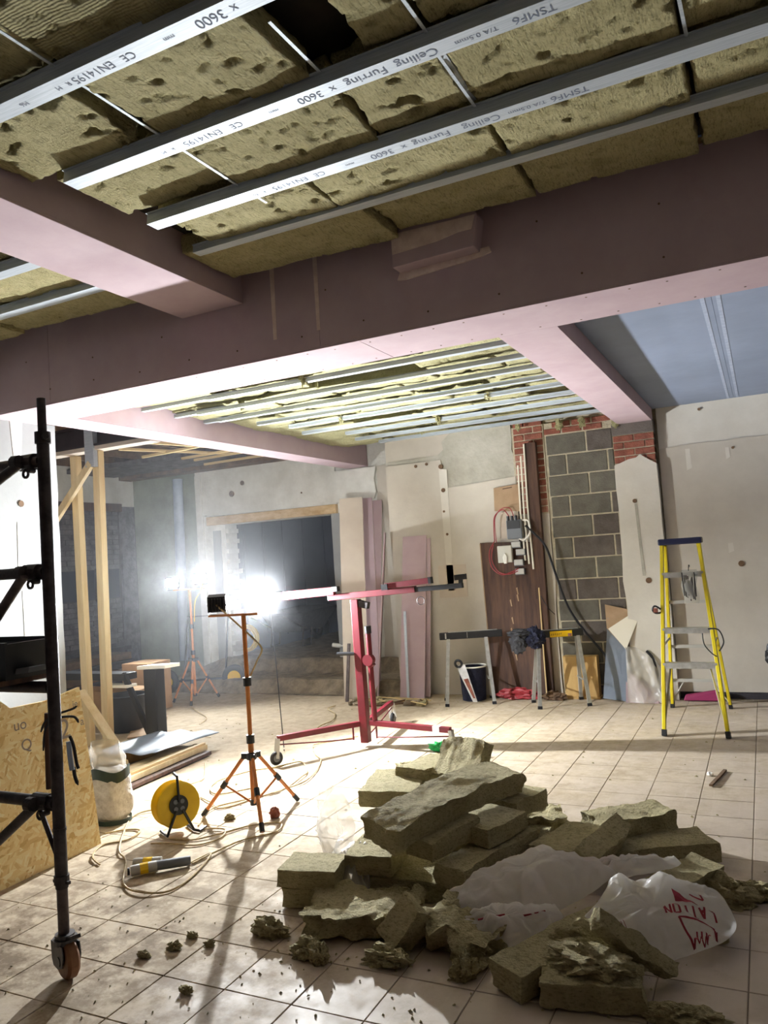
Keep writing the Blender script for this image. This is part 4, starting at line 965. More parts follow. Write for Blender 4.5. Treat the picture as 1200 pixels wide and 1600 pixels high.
# ---- clutter behind the studs
bt = thing('roller_stand', 'black square post stand with pale top board', 'stand', (-5.60, 5.93, 0))
MB().box(-5.60, -5.44, 5.86, 5.99, 0.0, 0.70).build('post', M['black'], bt, bevel=0.01)
MB().hexa([(-5.66, 5.84, 0.70), (-5.30, 5.84, 0.715), (-5.25, 6.0, 0.715), (-5.61, 6.0, 0.70), (-5.66, 5.84, 0.735), (-5.30, 5.84, 0.75), (-5.25, 6.0, 0.75), (-5.61, 6.0, 0.735)]).build('top_board', M['offwhite'], bt, bevel=0.004)
bs = thing('saw_stand', 'black folding saw stand with one slanted leg and white shelf', 'stand', (-5.9, 5.95, 0))
MB().bar((-5.90, 5.9, 0.66), (-5.585, 5.93, 0.0), 0.055, 0.045, up=(0, 1, 0)).build('leg', M['black'], bs, bevel=0.006)
MB().bar((-6.65, 6.1, 0.66), (-6.75, 6.2, 0.0), 0.05, 0.045, up=(0, 1, 0)).build('leg', M['black'], bs, bevel=0.006)
MB().box(-6.95, -5.86, 5.87, 6.05, 0.585, 0.655).build('rail', M['black'], bs, bevel=0.006)
MB().box(-6.15, -5.80, 5.84, 5.98, 0.52, 0.545).build('shelf', M['offwhite'], bs)
MB().bar((-6.45, 5.9, 0.58), (-6.35, 5.9, 0.30), 0.03, 0.03, up=(0, 1, 0)).build('strut', M['black'], bs)
bk = thing('rubble_tub', 'tapered black rubble tub on the floor behind the studs', 'tub', (-5.95, 6.0, 0))
t_ = MB().lathe((-6.22, 6.25, 0), (0, 0, 1), [(0.16, 0.0), (0.165, 0.004), (0.21, 0.36), (0.222, 0.37), (0.2, 0.365), (0.155, 0.02)], 28)
t_.build('shell', M['black'], bk, smooth=True)
MB().ring((-6.22, 6.25, 0.37), (0, 0, 1), 0.215, 0.01, 28, 6).build('rim', M['black'], bk, smooth=True)
def carton(name, label, x0, x1, y0, y1, h, m_='card', flap=True):
    t = thing(name, label, 'box', ((x0+x1)/2, (y0+y1)/2, 0))
    MB().box(x0, x1, y0, y1, 0.002, h).build('body', M[m_], t, bevel=0.006)
    if flap:
        MB().hexa([(x0, y0-0.01, h), (x1, y0-0.01, h), (x1, y0, h+0.01), (x0, y0, h+0.01), (x0, y0-0.10, h+0.07), (x1, y0-0.10, h+0.07), (x1, y0-0.095, h+0.075), (x0, y0-0.095, h+0.075)]).build('flap', M[m_], t)
    MB().box(x0-0.001, x1+0.001, (y0+y1)/2-0.025, (y0+y1)/2+0.025, h-0.002, h+0.002).build('tape', M['hardboard'], t)
    return t
carton('cardboard_box', 'tall brown cardboard box behind the saw stand', -7.02, -6.62, 7.0, 7.4, 0.58, flap=False)
carton('cardboard_box', 'low brown cardboard box under the saw stand rail', -6.95, -6.35, 6.45, 6.85, 0.36)
lb_ = MB().bar((-6.35, 6.75, 0.012), (-5.75, 6.0, 0.012), 0.34, 0.012).build('hardboard_sheet', M['hardboard'], None, loc=(-6.05, 6.4, 0)); tag(lb_, 'brown hardboard sheet flat on the floor by the saw stand', 'board')
# dark stacked boards along the outer wall
for k in range(5):
    o = MB().box(-8.82, -8.2 - 0.05*k, 6.0+0.1*k, 8.9-0.08*k, 0.002 + 0.105*k, 0.10 + 0.105*k).build('stacked_board', M['sooty' if k % 2 else 'old_joist'], None, bevel=0.008)
    tag(o, ['lowest dusty board of the stack by the outer wall', 'second dusty board up in the stack by the outer wall', 'third dusty board up in the stack by the outer wall', 'fourth dusty board up in the stack by the outer wall', 'topmost dusty board of the stack by the outer wall'][k], 'board', 'boards stacked by the outer wall')
# sack truck with yellow hubs
tr = thing('sack_truck', 'dark trolley with yellow hubbed tyres by the green wall', 'trolley', (-7.0, 7.95, 0))
for (x, y) in ((-7.35, 8.12), (-6.55, 8.55)):
    wl_ = MB().ring((x, y, 0.17), (0.35, -0.93, 0), 0.125, 0.045, 28, 10).build('tyre', M['rubber'], tr, smooth=True)
    MB().disc((x, y, 0.17), (0.35, -0.93, 0), 0.095, 0.05, 20).build('hub', M['yellow'], wl_)
MB().tube([(-7.35, 8.12, 0.17), (-6.55, 8.55, 0.17)], 0.014, 8).build('axle', M['black'], tr)
MB().tube([(-7.2, 8.3, 0.17), (-7.25, 8.5, 1.0), (-6.75, 8.75, 1.0), (-6.7, 8.55, 0.17)], 0.014, 8).build('frame', M['black'], tr, smooth=True)
# inside the dark room
hc = thing('hose_coil', 'coiled yellow hose standing inside the wide opening', 'hose', (-7.3, 9.85, 0.33))
for k, rr_ in enumerate((0.17, 0.185, 0.195)): MB().ring((-7.31, 9.85+0.03*k, 0.535), (0.15, -1, 0.05), rr_, 0.017, 36, 8).build('loop', M['yellow'], hc, smooth=True)
bw = thing('wheelbarrow', 'dim dark wheelbarrow inside the dark room', 'wheelbarrow', (-6.9, 10.7, 0.33))
t_ = MB().hexa([(-7.2, 10.5, 0.55), (-6.7, 10.5, 0.55), (-6.7, 11.2, 0.55), (-7.2, 11.2, 0.55), (-7.35, 10.35, 0.86), (-6.55, 10.35, 0.86), (-6.55, 11.5, 0.9), (-7.35, 11.5, 0.9)]); t_.f.remove(t_.f[1])
t_.build('tray', M['charcoal'], bw, solid=0.006)
MB().ring((-6.95, 11.4, 0.51), (1, 0, 0), 0.13, 0.045, 24, 8).build('wheel', M['rubber'], bw, smooth=True)
for x in (-7.25, -6.65):
    MB().tube([(x, 9.95, 0.84), (x, 10.5, 0.62), (-6.95 + (0.06 if x > -7 else -0.06), 11.4, 0.52)], 0.015, 8).build('handle', M['steel_worn'], bw, smooth=True)
    MB().tube([(x, 10.5, 0.6), (x, 10.45, 0.335), (x, 10.7, 0.335), (x, 10.75, 0.6)], 0.012, 8).build('leg', M['steel_worn'], bw, smooth=True)

# ================================================================== DRYWALL LIFT
lf = thing('board_lift', 'red plasterboard lift with tilted cradle arms and tripod wheels', 'lift', (-3.28, 6.08, 0))
MB().bar((-3.275, 6.08, 0.04), (-3.29, 6.08, 1.29), 0.075, 0.075, up=(0, 1, 0)).build('mast', M['red'], lf, bevel=0.006)
MB().bar((-3.285, 6.08, 1.26), (-3.16, 6.08, 1.23), 0.05, 0.06).build('pivot_head', M['steel_dark'], lf, bevel=0.006)
w1 = MB().tube([(-3.165, 6.06, 0.24), (-3.175, 6.06, 1.0)], 0.024, 10).build('winch_tube', M['red'], lf, smooth=True)
MB().tube([(-3.175, 6.06, 0.99), (-3.176, 6.06, 1.055)], 0.03, 10).build('cap', M['black'], w1)
MB().disc((-3.18, 6.05, 0.76), (0, 1, 0), 0.05, 0.06, 14).bar((-3.22, 6.06, 0.78), (-3.15, 6.06, 0.70), 0.05, 0.05).build('winch', M['red'], lf)
MB().tube([(-3.32, 6.05, 0.815), (-3.47, 6.0, 0.82)], 0.016, 8).build('crank_grip', M['black'], lf, smooth=True)
MB().bar((-3.56, 6.08, 1.315), (-2.70, 6.08, 1.355), 0.05, 0.055).build('cross_bar', M['red'], lf, bevel=0.004)
MB().bar((-4.16, 6.03, 1.345), (-3.48, 6.05, 1.375), 0.05, 0.075).build('cradle_arm', M['red'], lf, bevel=0.004)
MB().bar((-3.50, 6.05, 1.388), (-3.44, 6.05, 1.392), 0.056, 0.045).build('end_cap', M['black'], lf)
MB().bar((-2.96, 6.03, 1.395), (-2.54, 6.03, 1.425), 0.045, 0.05).build('cradle_arm', M['red'], lf, bevel=0.004)
MB().bar((-2.99, 6.03, 1.385), (-2.93, 6.03, 1.39), 0.06, 0.05).bar((-2.55, 6.03, 1.425), (-2.525, 6.03, 1.427), 0.055, 0.055).build('end_cap', M['black'], lf)
MB().bar((-2.74, 6.08, 1.350), (-2.27, 6.08, 1.368), 0.042, 0.042).build('extension_arm', M['black'], lf, bevel=0.003)
MB().bar((-2.29, 6.08, 1.36), (-2.285, 6.08, 1.435), 0.03, 0.03).bar((-2.335, 6.08, 1.435), (-2.24, 6.08, 1.44), 0.05, 0.045).build('hook', M['black'], lf)
MB().ring((-2.66, 6.08, 1.255), (0, 1, 0), 0.035, 0.004, 16, 6).build('pin_ring', M['steel_dark'], lf)
for a, b in (((-3.32, 6.05, 0.205), (-3.735, 5.40, 0.215)), ((-3.22, 6.07, 0.215), (-2.42, 5.95, 0.205)), ((-3.28, 6.12, 0.205), (-3.42, 6.92, 0.215))):
    A, B_ = Vector(a), Vector(b)
    lg = MB().bar(A, B_, 0.04, 0.045).build('leg', M['red'], lf, bevel=0.003)
    MB().tube([A.lerp(B_, 0.08) - Vector((0, 0, 0.12)), A.lerp(B_, 0.4) - Vector((0, 0, 0.10)), B_ - Vector((0, 0, 0.05))], 0.006, 6).bar(A.lerp(B_, 0.08) - Vector((0, 0, 0.13)), A.lerp(B_, 0.08), 0.012, 0.012).build('tie_rod', M['red'], lg)
    if b[0] > -3: 
        MB().bar(A.lerp(B_, .80), A.lerp(B_, .88), 0.042, 0.047).build('pale_sticker', M['pink_edge'], lg)
    d = (B_-A).normalized(); s_ = d.cross(Vector((0, 0, 1))); c = Vector((b[0], b[1], 0.058)) + d*0.02
    ct = MB().ring(c, s_, 0.040, 0.018, 22, 8).build('caster_wheel', M['rubber'], lf, smooth=True)
    MB().disc(c, s_, 0.03, 0.028, 14).build('wheel_hub', M['grey_plastic'], ct)
    MB().bar(c + s_*0.024, B_ + s_*0.018, 0.03, 0.004).bar(c - s_*0.024, B_ - s_*0.018, 0.03, 0.004).build('fork', M['alu_dull'], ct)

# ================================================================== LEANING BOARDS
def board(name, label, base, top, wdir, wd, t, m_, group=None, core=True):
    base, top = Vector(base), Vector(top); wv = Vector(wdir).normalized()*wd; n = wv.cross(top-base).normalized()
    if n.y < 0: n = -n
    th = thing(name, label, 'board', base, group)
    c = [base, base+wv, base+wv+n*t, base+n*t]; d = top-base
    MB().hexa(c + [p+d for p in c]).build('face', M[m_], th)
    if core:
        e = MB(); k = 0.0008; f = wv.normalized()*k
        e.hexa([c[1]+n*0.001, c[1]+f+n*0.001, c[1]+f+n*(t-0.001), c[1]+n*(t-0.001)] + [p+d*0.999 for p in (c[1]+n*0.001, c[1]+f+n*0.001, c[1]+f+n*(t-0.001), c[1]+n*(t-0.001))])
        e.build('cut_edge', M['pink_edge'], th)
    return th
board('plasterboard_sheet', 'wide beige board leaning on the pale nib by the opening', (-4.62, 8.10, 0), (-4.86, 8.72, 2.43), (0.95, 0.30, 0), 0.30, 0.045, 'beige_board')
board('plasterboard_sheet', 'tall mauve board standing just behind the wide beige one', (-4.46, 8.30, 0.0), (-4.80, 9.10, 2.44), (0.95, 0.3, 0), 0.20, 0.03, 'pink')
board('plasterboard_sheet', 'narrow mauve strip deep in the nook beside the tall mauve board', (-4.40, 8.34, 0.0), (-4.62, 9.18, 2.40), (0.95, 0.3, 0), 0.13, 0.015, 'pink')
board('plasterboard_sheet', 'pink board leaning edge out across the nook corner', (-4.20, 8.13, 0), (-3.985, 8.17, 1.93), (-0.40, 0.92, 0), 0.36, 0.0125, 'pink')  # seen edge on; its unseen width is added to shade the back wall
board('plasterboard_sheet', 'front pink board leaning on the shaded plaster wall', (-3.945, 8.22, 0), (-3.885, 8.475, 1.87), (1, 0.02, 0), 0.305, 0.0125, 'pink')
board('plasterboard_sheet', 'pink board just behind the front one, peeping out at its edge', (-3.80, 8.30, 0), (-3.735, 8.485, 1.83), (1, 0.02, 0), 0.20, 0.0125, 'pink')
board('plasterboard_sheet', 'shorter pink offcut showing behind the front board on its nook side', (-3.99, 8.32, 0), (-3.925, 8.487, 1.5), (1, 0.02, 0), 0.12, 0.0115, 'pink')
rod = MB().bar((-3.815, 8.17, 0.0), (-3.81, 8.22, 1.0), 0.03, 0.012, up=(0, 1, 0)).build('metal_rail', M['galv'], None, loc=(-3.815, 8.17, 0)); tag(rod, 'thin metal rail propped on the front pink board', 'rail')
rod = MB().bar((-4.50, 7.95, 0.0), (-4.52, 8.12, 0.65), 0.035, 0.02, up=(0, 1, 0)).build('metal_rail', M['steel_worn'], None, loc=(-4.5, 7.95, 0)); tag(rod, 'short dark metal rail leaning on the wide beige board', 'rail')
# pale roll hooked on the jamb
o = MB().tube(spline([(-5.38, 9.215, 0.50), (-5.25, 9.22, 0.485), (-5.1, 9.235, 0.485)], 5), [0.03]*5+[0.012]*6, 10).build('sealant_tube', M['white'], None, smooth=True); tag(o, 'white tube held at the pale jamb of the opening', 'tube')

# heap of rubble and scrap at the foot of the boards
hp = thing('scrap_heap', 'low heap of wool scraps and offcuts at the foot of the leaning boards', 'rubble', (-4.1, 7.85, 0), kind='stuff')
q = random.Random(8)
for k in range(26):
    x = -4.45 + q.random()*0.95; y = 7.75 + q.random()*0.32
    lump((x, y, 0.015), (q.uniform(.02, .07), q.uniform(.02, .05), q.uniform(.015, .05)), 200+k, 0.5, 3, 2).build('scrap', M['wool_pile' if q.random() < .6 else 'soil'], hp, smooth=True)
for k in range(9):
    x = -4.4 + q.random()*0.8; y = 7.75 + q.random()*0.25; a = q.uniform(-.6, .6)
    MB().bar((x, y, 0.05), (x+0.2*math.cos(a), y+0.2*math.sin(a), 0.03), 0.02, 0.008).build('splinter', M['lath'], hp)
MB().tube(spline([(-3.75, 8.0, 0.03), (-3.9, 7.75, 0.02), (-4.1, 7.6, 0.02), (-3.5, 7.95, 0.03)], 6), 0.012, 6).build('strip', M['old_joist'], hp)

# ================================================================== TEMPORARY ELECTRICS
bb_ = thing('switch_backboard', 'dark brown varnished backboard leaning on the wall under the fuse box', 'board', (-2.59, 8.40, 0))
MB().hexa([(-2.86, 8.36, 0), (-2.25, 8.36, 0), (-2.25, 8.39, 0), (-2.86, 8.39, 0), (-2.915, 8.455, 1.73), (-2.265, 8.455, 1.70), (-2.265, 8.485, 1.70), (-2.915, 8.485, 1.73)]).build('panel', M['old_wood'], bb_, bevel=0.003)
MB().bar((-2.252, 8.362, 0.02), (-2.267, 8.455, 1.70), 0.012, 0.014, up=(0, 1, 0)).build('split_edge', M['lath'], bb_)
MB().bar((-2.858, 8.362, 0.02), (-2.912, 8.455, 1.72), 0.010, 0.012, up=(0, 1, 0)).build('split_edge', M['hardboard'], bb_)
q = random.Random(4)
fl = MB()
for k in range(9):
    z = q.uniform(0.35, 1.2); x = -2.55 + q.uniform(-.07, .07); y = 8.357 + 0.055*z
    fl.hexa([(x, y, z), (x+0.012, y, z), (x+0.012, y+.004, z), (x, y+.004, z), (x-0.012, y, z+0.07), (x+0.004, y, z+0.08), (x+.004, y+.004, z+0.08), (x-0.012, y+.004, z+0.07)])
fl.build('bare_scuffs', M['hardboard'], bb_, kind='stuff')
po = MB().hexa([(-2.335, 8.42, 0), (-2.19, 8.42, 0), (-2.19, 8.492, 0), (-2.335, 8.492, 0), (-2.30, 8.42, 2.80), (-2.175, 8.42, 2.80), (-2.175, 8.492, 2.80), (-2.30, 8.492, 2.80)]).build('wooden_post', M['old_wood'], None, bevel=0.004, loc=(-2.26, 8.45, 0))
tag(po, 'tall dark brown post standing against the brick strip', 'post')
for k, (x, z0, z1, l_) in enumerate(((-2.385, 1.50, 2.56, 'shorter pale cable conduit, farthest from the dark post'), (-2.345, 1.46, 2.66, 'middle pale cable conduit beside the dark post'), (-2.30, 1.40, 2.79, 'tallest pale cable conduit, on the edge of the dark post'))):
    o = MB().tube([(x, 8.408, z1), (x-0.012, 8.408, (z0+z1)/2), (x, 8.408, z0)], 0.0105, 8).build('cable_conduit', M['offwhite'], None, smooth=True); tag(o, l_, 'conduit')
hb = thing('hardboard_offcut', 'light brown hardboard offcut fixed above the fuse box', 'board', (-2.53, 8.47, 2.06))
MB().prism([(-2.715, 2.08), (-2.40, 2.05), (-2.40, 2.36), (-2.705, 2.34)], 8.466, 8.478).build('sheet', M['hardboard'], hb)
MB().prism([(-2.60, 2.315), (-2.49, 2.325), (-2.49, 2.335), (-2.60, 2.325)], 8.464, 8.47).build('hand_slot', M['old_wood'], hb)
MB().prism([(-2.66, 1.76), (-2.46, 1.76), (-2.44, 2.06), (-2.66, 2.06)], 8.472, 8.482).build('lower_sheet', M['beige_board'], hb)
fx = thing('fuse_box', 'dark grey fuse box with stout tails over the brown backboard', 'fuse box', (-2.45, 8.42, 1.74))
MB().box(-2.56, -2.385, 8.36, 8.455, 1.745, 1.96).build('case', M['grey_plastic'], fx, bevel=0.012)
for x in (-2.535, -2.49, -2.445): MB().tube([(x, 8.375, 1.93), (x, 8.37, 2.005)], 0.018, 10).build('gland', M['black'], fx)
MB().box(-2.55, -2.40, 8.355, 8.362, 1.86, 1.95).build('terminal_cover', M['black'], fx)
sw = thing('isolator_switch', 'square off-white isolator switch on the brown backboard', 'switch', (-2.60, 8.41, 1.49))
MB().box(-2.69, -2.525, 8.375, 8.437, 1.49, 1.68).build('case', M['grey_box'], sw, bevel=0.008)
MB().prism([(-2.615, 1.48), (-2.585, 1.48), (-2.575, 1.56), (-2.60, 1.60), (-2.625, 1.55)], 8.35, 8.378).build('lever', M['white'], sw, bevel=0.004)
for i, (x, z) in enumerate(((-2.475, 1.685), (-2.43, 1.60), (-2.46, 1.485), (-2.455, 1.385))):
    j = thing('junction_box', ['topmost small grey junction box beside the isolator switch', 'second small grey junction box, set nearest the post', 'third small grey junction box down beside the isolator switch', 'lowest small grey junction box with red wires'][i], 'junction box', (x, 8.42, z-0.04), 'junction boxes on the brown backboard')
    MB().box(x-0.055, x+0.055, 8.395, 8.44, z-0.04, z+0.032).build('case', M['grey_plastic'], j, bevel=0.006)
    MB().box(x-0.05, x+0.05, 8.388, 8.396, z-0.03, z+0.03).build('cover', M['alu_dull'], j, bevel=0.003)
def wire(name, label, pts, r, m_, cat='wire', group=None):
    o = MB().tube(spline(pts, 7), r, 6).build(name, M[m_], None, smooth=True, fix=True); return tag(o, label, cat, group)
wire('wire', 'red wire looping from fuse box down past the switch', [(-2.52, 8.37, 2.0), (-2.58, 8.35, 2.08), (-2.68, 8.36, 2.02), (-2.715, 8.40, 1.9), (-2.725, 8.42, 1.74)], 0.006, 'red_wire')
wire('wire', 'upper red loop rising over the fuse box', [(-2.47, 8.37, 2.0), (-2.50, 8.35, 2.09), (-2.60, 8.35, 2.09), (-2.69, 8.38, 1.98), (-2.705, 8.42, 1.72)], 0.005, 'red_wire')
wire('wire', 'widest red loop hanging round the isolator switch', [(-2.725, 8.42, 1.74), (-2.79, 8.40, 1.62), (-2.77, 8.38, 1.45), (-2.66, 8.37, 1.36), (-2.55, 8.38, 1.38), (-2.46, 8.385, 1.42)], 0.006, 'red_wire')
wire('wire', 'inner red loop hanging under the isolator switch', [(-2.74, 8.41, 1.70), (-2.77, 8.40, 1.54), (-2.70, 8.38, 1.40), (-2.58, 8.37, 1.36), (-2.47, 8.385, 1.39)], 0.005, 'red_wire')
wire('wire', 'white flex curled beside the fuse box', [(-2.385, 8.40, 1.95), (-2.31, 8.38, 1.93), (-2.30, 8.37, 1.80), (-2.37, 8.37, 1.73), (-2.43, 8.38, 1.75)], 0.011, 'white')
wire('cable', 'thick black supply cable swooping across the block panel', [(-2.345, 8.375, 1.885), (-2.26, 8.37, 1.80), (-2.14, 8.38, 1.64), (-2.06, 8.42, 1.32), (-1.96, 8.44, 0.97), (-1.80, 8.44, 0.70), (-1.60, 8.40, 0.45), (-1.52, 8.36, 0.30)], 0.013, 'black', 'cable')
wire('cable', 'thin dark cable down the edge of the brown backboard', [(-2.24, 8.40, 1.1), (-2.17, 8.38, 0.98), (-2.10, 8.39, 0.9)], 0.004, 'black', 'cable')

# ================================================================== SAWHORSES AND WHAT LIES ROUND THEM
def sawhorse(label, p0, ang, b0, b1, sticker=False):
    a = Vector((math.cos(ang), math.sin(ang), 0)); n = Vector((-a.y, a.x, 0)); o = Vector((p0[0], p0[1], 0))
    t = thing('sawhorse', label, 'sawhorse', o + a*0.23)
    up = Vector((0, 0, 1))
    MB().bar(o + a*b0 + up*0.732, o + a*b1 + up*0.732, 0.085, 0.075).build('beam', M['black'], t, bevel=0.008)
    MB().bar(o + a*(b0+0.1) + up*0.771, o + a*(b1-0.05) + up*0.771, 0.06, 0.006).build('top_highlight', M['alu'], t)  # pale strip added as the bright highlight along the beam top
    for s in (0.0, 0.46):
        for side in (-1, 1):
            A = o + a*(s + (0.05 if s == 0 else -0.0)) + n*side*0.03 + up*0.70; B_ = o + a*(s - (0.015 if s == 0 else -0.03)) + n*side*0.185
            lg = MB().bar(A, B_ + up*0.02, 0.036, 0.024, up=n).build('leg', M['alu' if side < 0 else 'alu_dull'], t)
            MB().bar(B_, B_ + (A-B_).normalized()*0.03, 0.044, 0.034, up=n).build('foot', M['black'], lg)
        MB().bar(o + a*(s) + n*-0.125 + up*0.26, o + a*s + n*0.125 + up*0.26, 0.022, 0.006).build('spreader', M['alu_dull'], t)
    if sticker:
        MB().bar(o + a*(b0+0.30) + n*-0.0445 + up*0.728, o + a*(b1-0.12) + n*-0.0445 + up*0.728, 0.003, 0.06).build('yellow_label', M['yellow'], t)
        mk = MB()
        for k, (h0, h1) in enumerate(((-.012, .006), (-.012, .008), (-.010, .010), (-.014, .009), (-.011, .012), (-.006, .012))):
            p = o + a*(b0+0.312+0.02*k) + n*-0.0468 + up*0.728
            mk.bar(p + up*h0, p + up*h1 + a*0.008, 0.005, 0.002, up=n)
        mk.build('worn_print', M['old_wood'], t, kind='stuff')
        MB().bar(o + a*(b1-0.165) + n*-0.0468 + up*0.714, o + a*(b1-0.125) + n*-0.0468 + up*0.714, 0.002, 0.03).build('pink_corner', M['brick_pale'], t)
    else:
        MB().bar(o + a*(b0+0.06) + n*-0.044 + up*0.735, o + a*(b0+0.075) + n*-0.044 + up*0.735, 0.003, 0.06).bar(o + a*(b0+0.30) + n*-0.044 + up*0.735, o + a*(b0+0.305) + n*-0.044 + up*0.735, 0.003, 0.06).build('bright_rib', M['alu'], t)
    return t
sawhorse('black topped sawhorse with plain beam standing near the pink boards', (-3.25, 7.98), 0.40, -0.045, 0.64)
sawhorse('black topped sawhorse with yellow label and jacket on its beam', (-2.245, 7.97), 0.44, -0.13, 0.52, True)
jk = thing('jacket', 'dark jacket thrown over the sawhorse beams', 'jacket', (-2.36, 7.95, 0.6))
lump((-2.36, 7.93, 0.755), (0.13, 0.10, 0.045), 31, 0.4, 3, 4, False).build('body', M['charcoal'], jk, smooth=True)
lump((-2.20, 7.92, 0.70), (0.09, 0.10, 0.10), 35, 0.45, 3, 4, False).build('sleeve', M['navy'], jk, smooth=True)
lump((-2.37, 7.86, 0.66), (0.085, 0.05, 0.10), 37, 0.45, 3, 4, False).build('tail', M['charcoal'], jk, smooth=True)
tb2 = thing('bucket', 'dark bucket with pale rim behind the plain sawhorse', 'bucket', (-3.03, 8.22, 0))
MB().lathe((-3.03, 8.22, 0), (0, 0, 1), [(0.11, 0.0), (0.13, 0.005), (0.15, 0.36), (0.158, 0.37), (0.15, 0.365), (0.13, 0.05)], 28).build('shell', M['navy'], tb2, smooth=True)
MB().ring((-3.03, 8.22, 0.372), (0, 0, 1), 0.153, 0.009, 28, 6).build('rim', M['white'], tb2, smooth=True)
sw_ = thing('hand_saw', 'hand saw with reddish blade and black grip leaning through the plain sawhorse', 'saw', (-2.95, 7.99, 0))
MB().hexa([(-2.965, 7.99, 0.02), (-2.915, 7.99, 0.02), (-2.915, 7.993, 0.02), (-2.965, 7.993, 0.02), (-3.14, 8.02, 0.39), (-3.04, 8.02, 0.42), (-3.04, 8.023, 0.42), (-3.14, 8.023, 0.39)]).build('blade', M['alu'], sw_)
MB().hexa([(-2.958, 7.986, 0.06), (-2.935, 7.986, 0.06), (-2.935, 7.989, 0.06), (-2.958, 7.989, 0.06), (-3.06, 8.002, 0.26), (-3.01, 8.002, 0.27), (-3.01, 8.006, 0.27), (-3.06, 8.006, 0.26)]).build('painted_panel', M['brick'], sw_)
MB().ring((-3.115, 8.022, 0.425), (0, 1, 0.1), 0.038, 0.014, 18, 8).build('grip', M['black'], sw_, smooth=True)
pkw = thing('plywood_box', 'tan plywood box end behind the labelled sawhorse', 'box', (-1.86, 8.42, 0))
MB().box(-2.05, -1.69, 8.37, 8.49, 0.02, 0.45).build('front', M['ply'], pkw, bevel=0.004)
MB().box(-2.06, -1.68, 8.36, 8.495, 0.0, 0.025).build('bottom', M['ply'], pkw)
o = lump((-2.55, 8.30, 0.05), (0.22, 0.06, 0.07), 51, 0.4, 4, 4).build('red_sacking', M['red_wire'], None, smooth=True); tag(o, 'crumpled dull red sacking under the sawhorses', 'sacking')
db = lump((-2.15, 8.30, 0.03), (0.12, 0.06, 0.05), 53, 0.5, 4, 4).build('scrap_pile', M['old_joist'], None, smooth=True); tag(db, 'small dusty scrap pile at the foot of the dark post', 'rubble', kind='stuff')
# grey blue board with a folded top
gbx = thing('folded_board', 'grey blue board with a folded brown and cream top by the block panel', 'board', (-1.5, 8.30, 0))
MB().hexa([(-1.635, 8.27, 0.03), (-1.395, 8.27, 0.0), (-1.395, 8.285, 0.0), (-1.635, 8.285, 0.03), (-1.545, 8.40, 0.85), (-1.365, 8.40, 0.60), (-1.365, 8.415, 0.60), (-1.545, 8.415, 0.85)]).build('panel', M['blue_sheet'], gbx)
fo = [(-1.56, 0.74, 8.375), (-1.375, 0.52, 8.34), (-1.25, 0.80, 8.40), (-1.26, 0.86, 8.41), (-1.35, 0.93, 8.42), (-1.57, 0.985, 8.43)]
n = len(fo); MB().add([(x, y, z) for x, z, y in fo] + [(x, y+0.012, z) for x, z, y in fo], [tuple(range(n)), tuple(range(2*n-1, n-1, -1))] + [(i, i+n, (i+1) % n+n, (i+1) % n) for i in range(n)]).build('fold', M['hardboard'], gbx)
fo = [(-1.545, 0.735, 8.372), (-1.375, 0.52, 8.337), (-1.25, 0.80, 8.397), (-1.26, 0.86, 8.407), (-1.30, 0.885, 8.41)]
n = len(fo); MB().add([(x, y-0.003, z) for x, z, y in fo] + [(x, y, z) for x, z, y in fo], [tuple(range(n)), tuple(range(2*n-1, n-1, -1))] + [(i, i+n, (i+1) % n+n, (i+1) % n) for i in range(n)]).build('cream_face', M['offwhite'], gbx)
# film wrapped board and green sheet beside it
wp = thing('wrapped_board', 'pink board offcut under crumpled clear film by the pier', 'board', (-1.2, 8.3, 0))
MB().hexa([(-1.40, 8.22, 0.0), (-1.08, 8.20, 0.0), (-1.06, 8.22, 0.0), (-1.38, 8.24, 0.0), (-1.40, 8.36, 0.30), (-1.10, 8.34, 0.10), (-1.08, 8.36, 0.10), (-1.38, 8.38, 0.30)]).build('offcut', M['pink'], wp)
MB().grid(lambda u, v: Vector((-1.38 + 0.33*u, 8.20 + 0.16*v + 0.02*math.sin(u*9+v*5) + 0.015*noise.noise((u*6, v*6, 3)), 0.004 + (0.55 - 0.22*u*u)*v)), 30, 20).build('film', M['hazy_clear'], wp, smooth=True, fix=False)
MB().tube(spline([(-1.18, 8.38, 0.50), (-1.12, 8.36, 0.42), (-1.085, 8.33, 0.25), (-1.06, 8.30, 0.05)], 5), 0.014, 6).build('black_edge', M['black'], wp, smooth=True)
o = MB().hexa([(-0.86, 8.33, 0.01), (-0.50, 8.33, 0.01), (-0.50, 8.43, 0.01), (-0.86, 8.43, 0.01), (-0.84, 8.35, 0.06), (-0.55, 8.35, 0.11), (-0.55, 8.41, 0.11), (-0.84, 8.41, 0.06)]).build('level_case', M['magenta'], None, bevel=0.01); tag(o, 'long magenta case on the floor behind the ladder', 'case')
o = lump((0.06, 8.10, 0.46), (0.14, 0.05, 0.12), 61, 0.3, 3, 4, False)
bkp = thing('backpack', 'black bag hanging on the wall at the frame edge', 'bag', (0.06, 8.42, 0.3))
lump((0.04, 8.41, 0.45), (0.125, 0.075, 0.125), 61, 0.3, 3, 4, False).build('body', M['black'], bkp, smooth=True)
MB().tube(spline([(0.0, 8.40, 0.55), (0.03, 8.42, 0.66), (0.07, 8.42, 0.66), (0.1, 8.40, 0.55)], 5), 0.01, 6).build('strap', M['black'], bkp, smooth=True)
MB().disc((0.05, 8.48, 0.66), (0, 1, 0), 0.012, 0.06, 8).build('peg', M['steel_dark'], bkp)

